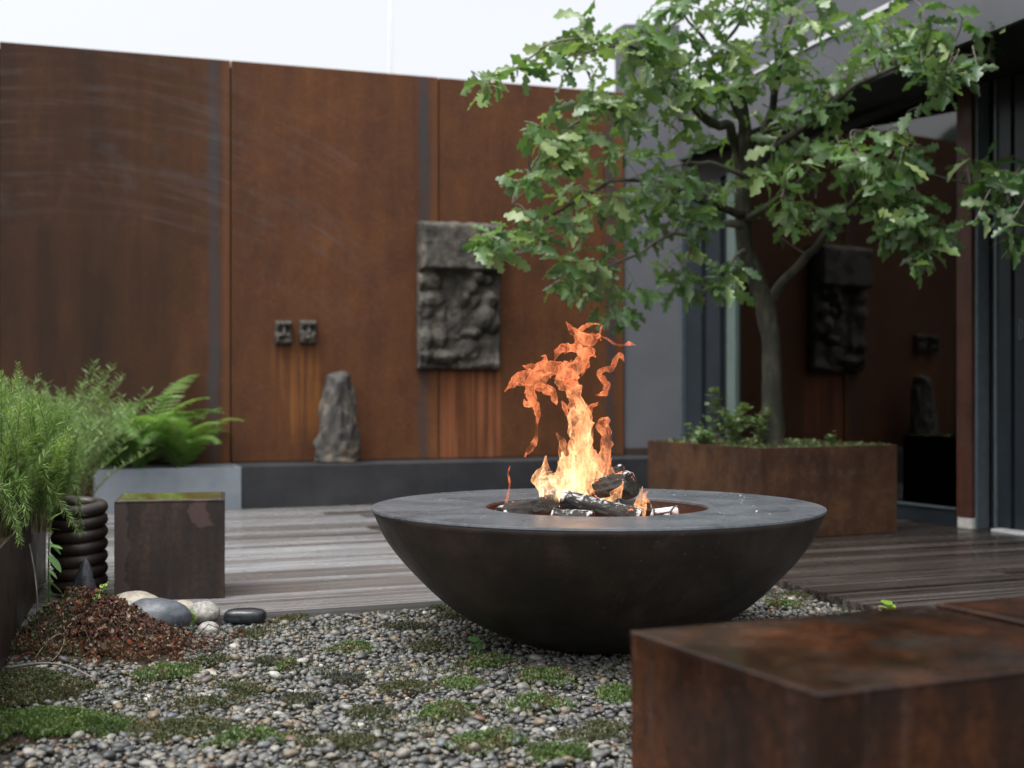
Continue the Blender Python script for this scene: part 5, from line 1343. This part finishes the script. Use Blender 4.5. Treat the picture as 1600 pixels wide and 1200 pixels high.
# ------------------------------------------------------------------ moss and sedum patches on the gravel
KIND = {'g': ('sedum', 'low green and reddish sedum patch growing between the grey pebbles', 'sedum_patch', 0.0082, 'green sedum patches on the gravel'),
        'o': ('moss_olive', 'olive brown moss patch spreading between the grey pebbles', 'moss_patch', 0.0072, 'olive moss patches on the gravel'),
        'd': ('moss_dark', 'dark dried moss patch between the grey pebbles', 'moss_patch', 0.0072, 'dark moss patches on the gravel'),
        'k': ('moss_black', 'flat blackish bare patch lying on the pale pebbles', 'moss_patch', 0.007, None),
        'b': ('moss_bright', 'fresh light green sedum cushion on the pebbles', 'sedum_patch', 0.009, 'fresh green sedum cushions on the gravel')}
for (cx, cy, rx, ry, k) in PW:
    mname, lab, nm, size, grp = KIND[k]
    n = int(min(5200, 52000 * rx * ry * 3.14)) + 250
    pts, rn = [], []
    while len(pts) < n:
        a, b = R.gauss(0, 0.62), R.gauss(0, 0.62)
        q = math.sqrt(a*a + b*b); x, yy = cx + a * rx, cy + b * ry
        if 1.0 - q + 1.0 * noise.noise((x * 10, yy * 10, cx)) + 0.6 * noise.noise((x * 31, yy * 31, 0)) < 0.05 + 0.75 * R.random() - (0.25 if rx < 0.07 else 0) or not in_gravel(x, yy): 
            if R.random() < 0.02: n -= 1
            continue
        hh = max(0.0, (1 - q * q * 0.8)) * (0.022 if k in 'gb' else 0.014 if k != 'k' else 0.010) * (0.7 + 0.7 * noise.noise((x * 30, yy * 30, 3)))
        pts.append((x, yy, 0.004 + R.random() * max(0.003, hh + 0.006))); rn.append(min(1, max(0, 0.45 + 0.9 * noise.noise((x * 18, yy * 18, 8)) + R.gauss(0, 0.16))))
    if len(pts) < 20: continue
    pts = np.array(pts); sz = RNG.uniform(0.55, 1.15, len(pts)) * size
    o = obj(nm, inst(SMALL, frame_mats(updirs(len(pts), 1.3), RNG.uniform(0, 6, len(pts))) * sz[:, None, None], pts, np.array(rn), nm, M[mname], off=(cx, cy, 0)), loc=(cx, cy, 0))
    ppx = cx / cy * FPX + CXP; ppy = HYP + HC * FPX / cy
    where = ('beside the gravel end behind the bowl' if ppx > 1100 else 'next to the rusty seat block' if ppx > 900 else 'close under the fire bowl' if ppx > 620 and ppy < 1060 else
             'along the deck edge' if ppy < 1005 else 'beside the dry red mound' if ppx < 350 and ppy < 1045 else 'beside the vivid moss carpet' if ppx < 400 else 'amid the open gravel')
    tag(o, lab.replace(' growing between the grey pebbles', '').replace(' spreading between the grey pebbles', '').replace(' between the grey pebbles', '') + ' ' + where, 'sedum' if k in 'gb' else 'moss', grp)
# thin brown litter and sprouting sedum between the stones everywhere
n = 17000; pts = []
while len(pts) < n:
    yy = R.uniform(2.5, 5.0); x = R.uniform(-0.42, 0.42) * yy
    if in_gravel(x, yy) and noise.noise((x * 4, yy * 5, 4)) + 0.5 * noise.noise((x * 14, yy * 14, 4)) > 0.0 + 0.35 * R.random(): pts.append((x, yy, R.uniform(0.002, 0.014)))
pts = np.array(pts); sz = RNG.uniform(0.004, 0.009, n)
tag(obj('moss_litter', inst(SMALL, frame_mats(updirs(n, 2.0), RNG.uniform(0, 6, n)) * sz[:, None, None], pts, RNG.random(n), 'moss_litter', M['moss_olive'])), 'thin brownish moss and litter between the pebbles', 'moss', kind='stuff')
# moss carpets at the near left
def carpet(cx, cy, rx, ry, h, m, n, size, label, nm='moss_carpet'):
    pts, rn = [], []
    while len(pts) < n:
        a, b = R.uniform(-1.1, 1.1), R.uniform(-1.1, 1.1); q = a*a + b*b; x, yy = cx + a*rx, cy + b*ry
        if 1 - q + 0.8 * noise.noise((x * 8, yy * 8, 1)) + 0.4 * noise.noise((x * 25, yy * 25, 1)) < 0.25 * R.random(): continue
        hh = h * max(0.05, 1 - q) ** 0.5 * (0.75 + 0.5 * noise.noise((x * 14, yy * 14, 5)))
        pts.append((x, yy, hh - R.random() * 0.006)); rn.append(min(1, max(0, 0.5 + 0.8 * noise.noise((x * 12, yy * 12, 2)) + R.gauss(0, 0.15))))
    th = thing(nm, (cx, cy, 0), 0, label, 'moss')
    mb = MB(); 
    for j in range(25):
        for i in range(25):
            a, b = -1.05 + 2.1*i/24, -1.05 + 2.1*j/24; q = a*a+b*b; x, yy = cx + a*rx, cy + b*ry
            mb.v.append((a*rx, b*ry, h * max(0.0, 1 - q) ** 0.5 * (0.75 + 0.5 * noise.noise((x*14, yy*14, 5))) - 0.012))
    for j in range(24):
        for i in range(24):
            if (-1.05 + 2.1*(i+.5)/24)**2 + (-1.05 + 2.1*(j+.5)/24)**2 < 0.92: a = j*25+i; mb.f.append((a, a+1, a+26, a+25))
    obj('cushion', mb.mesh('cushion', M['soil'], True), parent=th)
    pts = np.array(pts); sz = RNG.uniform(0.6, 1.2, len(pts)) * size
    obj('shoots', inst(SMALL, frame_mats(updirs(len(pts), 0.9), RNG.uniform(0, 6, len(pts))) * sz[:, None, None], pts, np.array(rn), nm, m, off=(cx, cy, 0)), parent=th)['kind'] = 'stuff'
carpet(-1.12, 2.92, 0.30, 0.15, 0.045, M['moss_vivid'], 20000, 0.0095, 'vivid green moss carpet at the front corner of the gravel')
carpet(-1.22, 3.28, 0.20, 0.16, 0.05, M['moss_olive'], 12000, 0.010, 'brown olive moss cushion beside the rosemary bed')
carpet(-0.72, 2.92, 0.13, 0.10, 0.020, M['moss_olive'], 4200, 0.009, 'thin yellowish moss mat next to the vivid green carpet')

# ------------------------------------------------------------------ small plants, twig
M['weed'] = leaf_mat('weed_leaf', (0.05, 0.12, 0.035), (0.08, 0.18, 0.05), (0.14, 0.25, 0.08), 0.45, 0.3)
M['lime'] = leaf_mat('lime_leaf', (0.16, 0.27, 0.03), (0.26, 0.38, 0.05), (0.36, 0.46, 0.10), 0.45, 0.3)
wd = thing('tall_weed', tuple(G(76, 980)), 0, 'thin upright weed with narrow leaves growing by the dry mound', 'weed')
W_ = G(76, 980); D_ = 3.95; W_ = P(76, 1000, D_); W_.z = 0.06; wd.location = W_
def wp(px, py, dd=0): return P(px, py, D_ + dd) - W_
st = [(0, 0, 0), tuple(wp(76, 880)), tuple(wp(77, 830)), tuple(wp(80, 785))]
obj('stem', MB().tube(catmull(st, 6), [0.0028, .0028, .0028, .0027, .0026, .0026, .0025, .0024, .0023, .0022, .002, .002, .0018, .0016, .0014, .0013, .0012, .0010, .0008], 6).mesh('stem', M['weed'], True), parent=wd)
for (a, b, L) in (((76, 910), (38, 922), 1), ((76, 908), (101, 922), 1), ((77, 868), (98, 888), 1), ((76, 872), (57, 893), 1), ((76, 890), (90, 900), .6), ((77, 848), (97, 862), .7), ((78, 852), (96, 852), .5), ((79, 826), (99, 826), .6), ((79, 812), (96, 795), .6), ((78, 815), (68, 800), .5), ((76, 930), (64, 938), .6)):
    A_, B_ = wp(*a), wp(*b, R.uniform(-.03, .03)); dr = B_ - A_; l = dr.length
    pv, pf = blade(0.20 if L == 1 else 0.13, bendz=0.25, n=6)
    mt = frame_mats(np.array([dr[:]]), np.array([R.uniform(-.5, .5)]))[0] * l
    obj('leaf', tri_mesh('leaf', pv @ mt.T + np.array(A_), pf, M['weed'], True, np.full(len(pv), R.random())), parent=wd)
def sprig(base, tip, label, m, nm, ls, n=14, wide=ROUND, group=None):
    th = thing(nm, tuple(base), 0, label, 'plant', group); v = tip - base
    path = catmull([(0, 0, 0), tuple(v * 0.5 + Vector((0.004, 0, 0.004))), tuple(v)], 5)
    obj('stem', MB().tube(path, 0.0014, 5).mesh('stem', m, True), parent=th)
    for j in range(n):
        t = (j + 1) / n; q = path[min(len(path) - 1, int(t * (len(path) - 1)))]; aa = j * 2.4
        pv, pf = wide[j % len(wide)]; d = np.array([math.cos(aa), math.sin(aa), 0.5]); mt = frame_mats(d[None], np.array([0.0]))[0] * ls * R.uniform(.7, 1.1)
        obj('leaf', tri_mesh('leaf', pv @ mt.T + q, pf, m, True, np.full(len(pv), R.random())), parent=th)
sb0 = P(146, 940, 3.9); sprig(sb0, P(165, 912, 3.88), 'pale green sprig sticking out of the dry red sedum', M['lime'], 'pale_sprig', 0.013)
sb0 = G(742, 1034); sprig(sb0, sb0 + Vector((0.0, 0.0, 0.055)), 'small seedling with broad leaves in front of the bowl', M['weed'], 'seedling', 0.034, 7)
sb0 = G(1392, 952); sb0 = P(1385, 948, 4.3); sb0.z = 0.0; sprig(sb0, sb0 + Vector((0.01, 0, 0.05)), 'small bright weed at the deck edge behind the seat block', M['lime'], 'edge_weed', 0.04, 7)
for k in range(5):
    q = P(300 + R.uniform(-9, 12), 985 + R.uniform(-6, 6), 4.12); q.z = 0.012
    sprig(q, q + Vector((R.uniform(-.015, .015), 0, R.uniform(0.03, 0.05))), 'lime green stonecrop sprout between the round river stones', M['lime'], 'lime_stonecrop', 0.014, 10, group='stonecrop sprouts between the river stones')
    
tg = catmull([tuple(P(8, 1050, 3.42)), tuple(P(60, 1054, 3.40)), tuple(P(105, 1068, 3.37)), tuple(P(150, 1096, 3.30))], 6)
tg = [np.array([q[0], q[1], 0.03 + 0.02 * math.sin(math.pi * i / 18)]) for i, q in enumerate(tg)]
o = obj('twig', MB().tube(tg, [0.0045 - 0.00015 * i for i in range(len(tg))], 7, 0.2).mesh('twig', M['twig'], True, off=tg[0]), loc=tuple(tg[0]))
tag(o, 'bare curved grey twig lying below the dry mound', 'twig')
tg = catmull([tuple(P(48, 1000, 3.95)), tuple(P(58, 950, 3.95)), tuple(P(55, 900, 4.0)), tuple(P(46, 850, 4.05))], 6)
o = obj('dead_twig', MB().tube(tg, 0.0025, 6, 0.2).mesh('dead_twig', M['twig'], True, off=tg[0]), loc=tuple(tg[0]))
tag(o, 'thin dry grey twig leaning on the rusty bed', 'twig')
for k, px in enumerate((905, 1040)):
    pass
# fallen leaf under the bowl
pv, pf = oak_leaf(4.0, 0.34, 0.2, 0.2, 9)
q = G(912, 1019); mt = frame_mats(np.array([[1, 0.15, 0.05]]), np.array([0.3]))[0] * 0.05
M['deadleaf'] = simple('dead_leaf', (0.22, 0.13, 0.06), (0.32, 0.20, 0.10), 30)
o = obj('fallen_leaf', tri_mesh('fallen_leaf', pv @ mt.T, pf, M['deadleaf']), loc=(q.x, q.y, 0.018))
tag(o, 'dry tan leaf on the pebbles under the bowl', 'leaf')
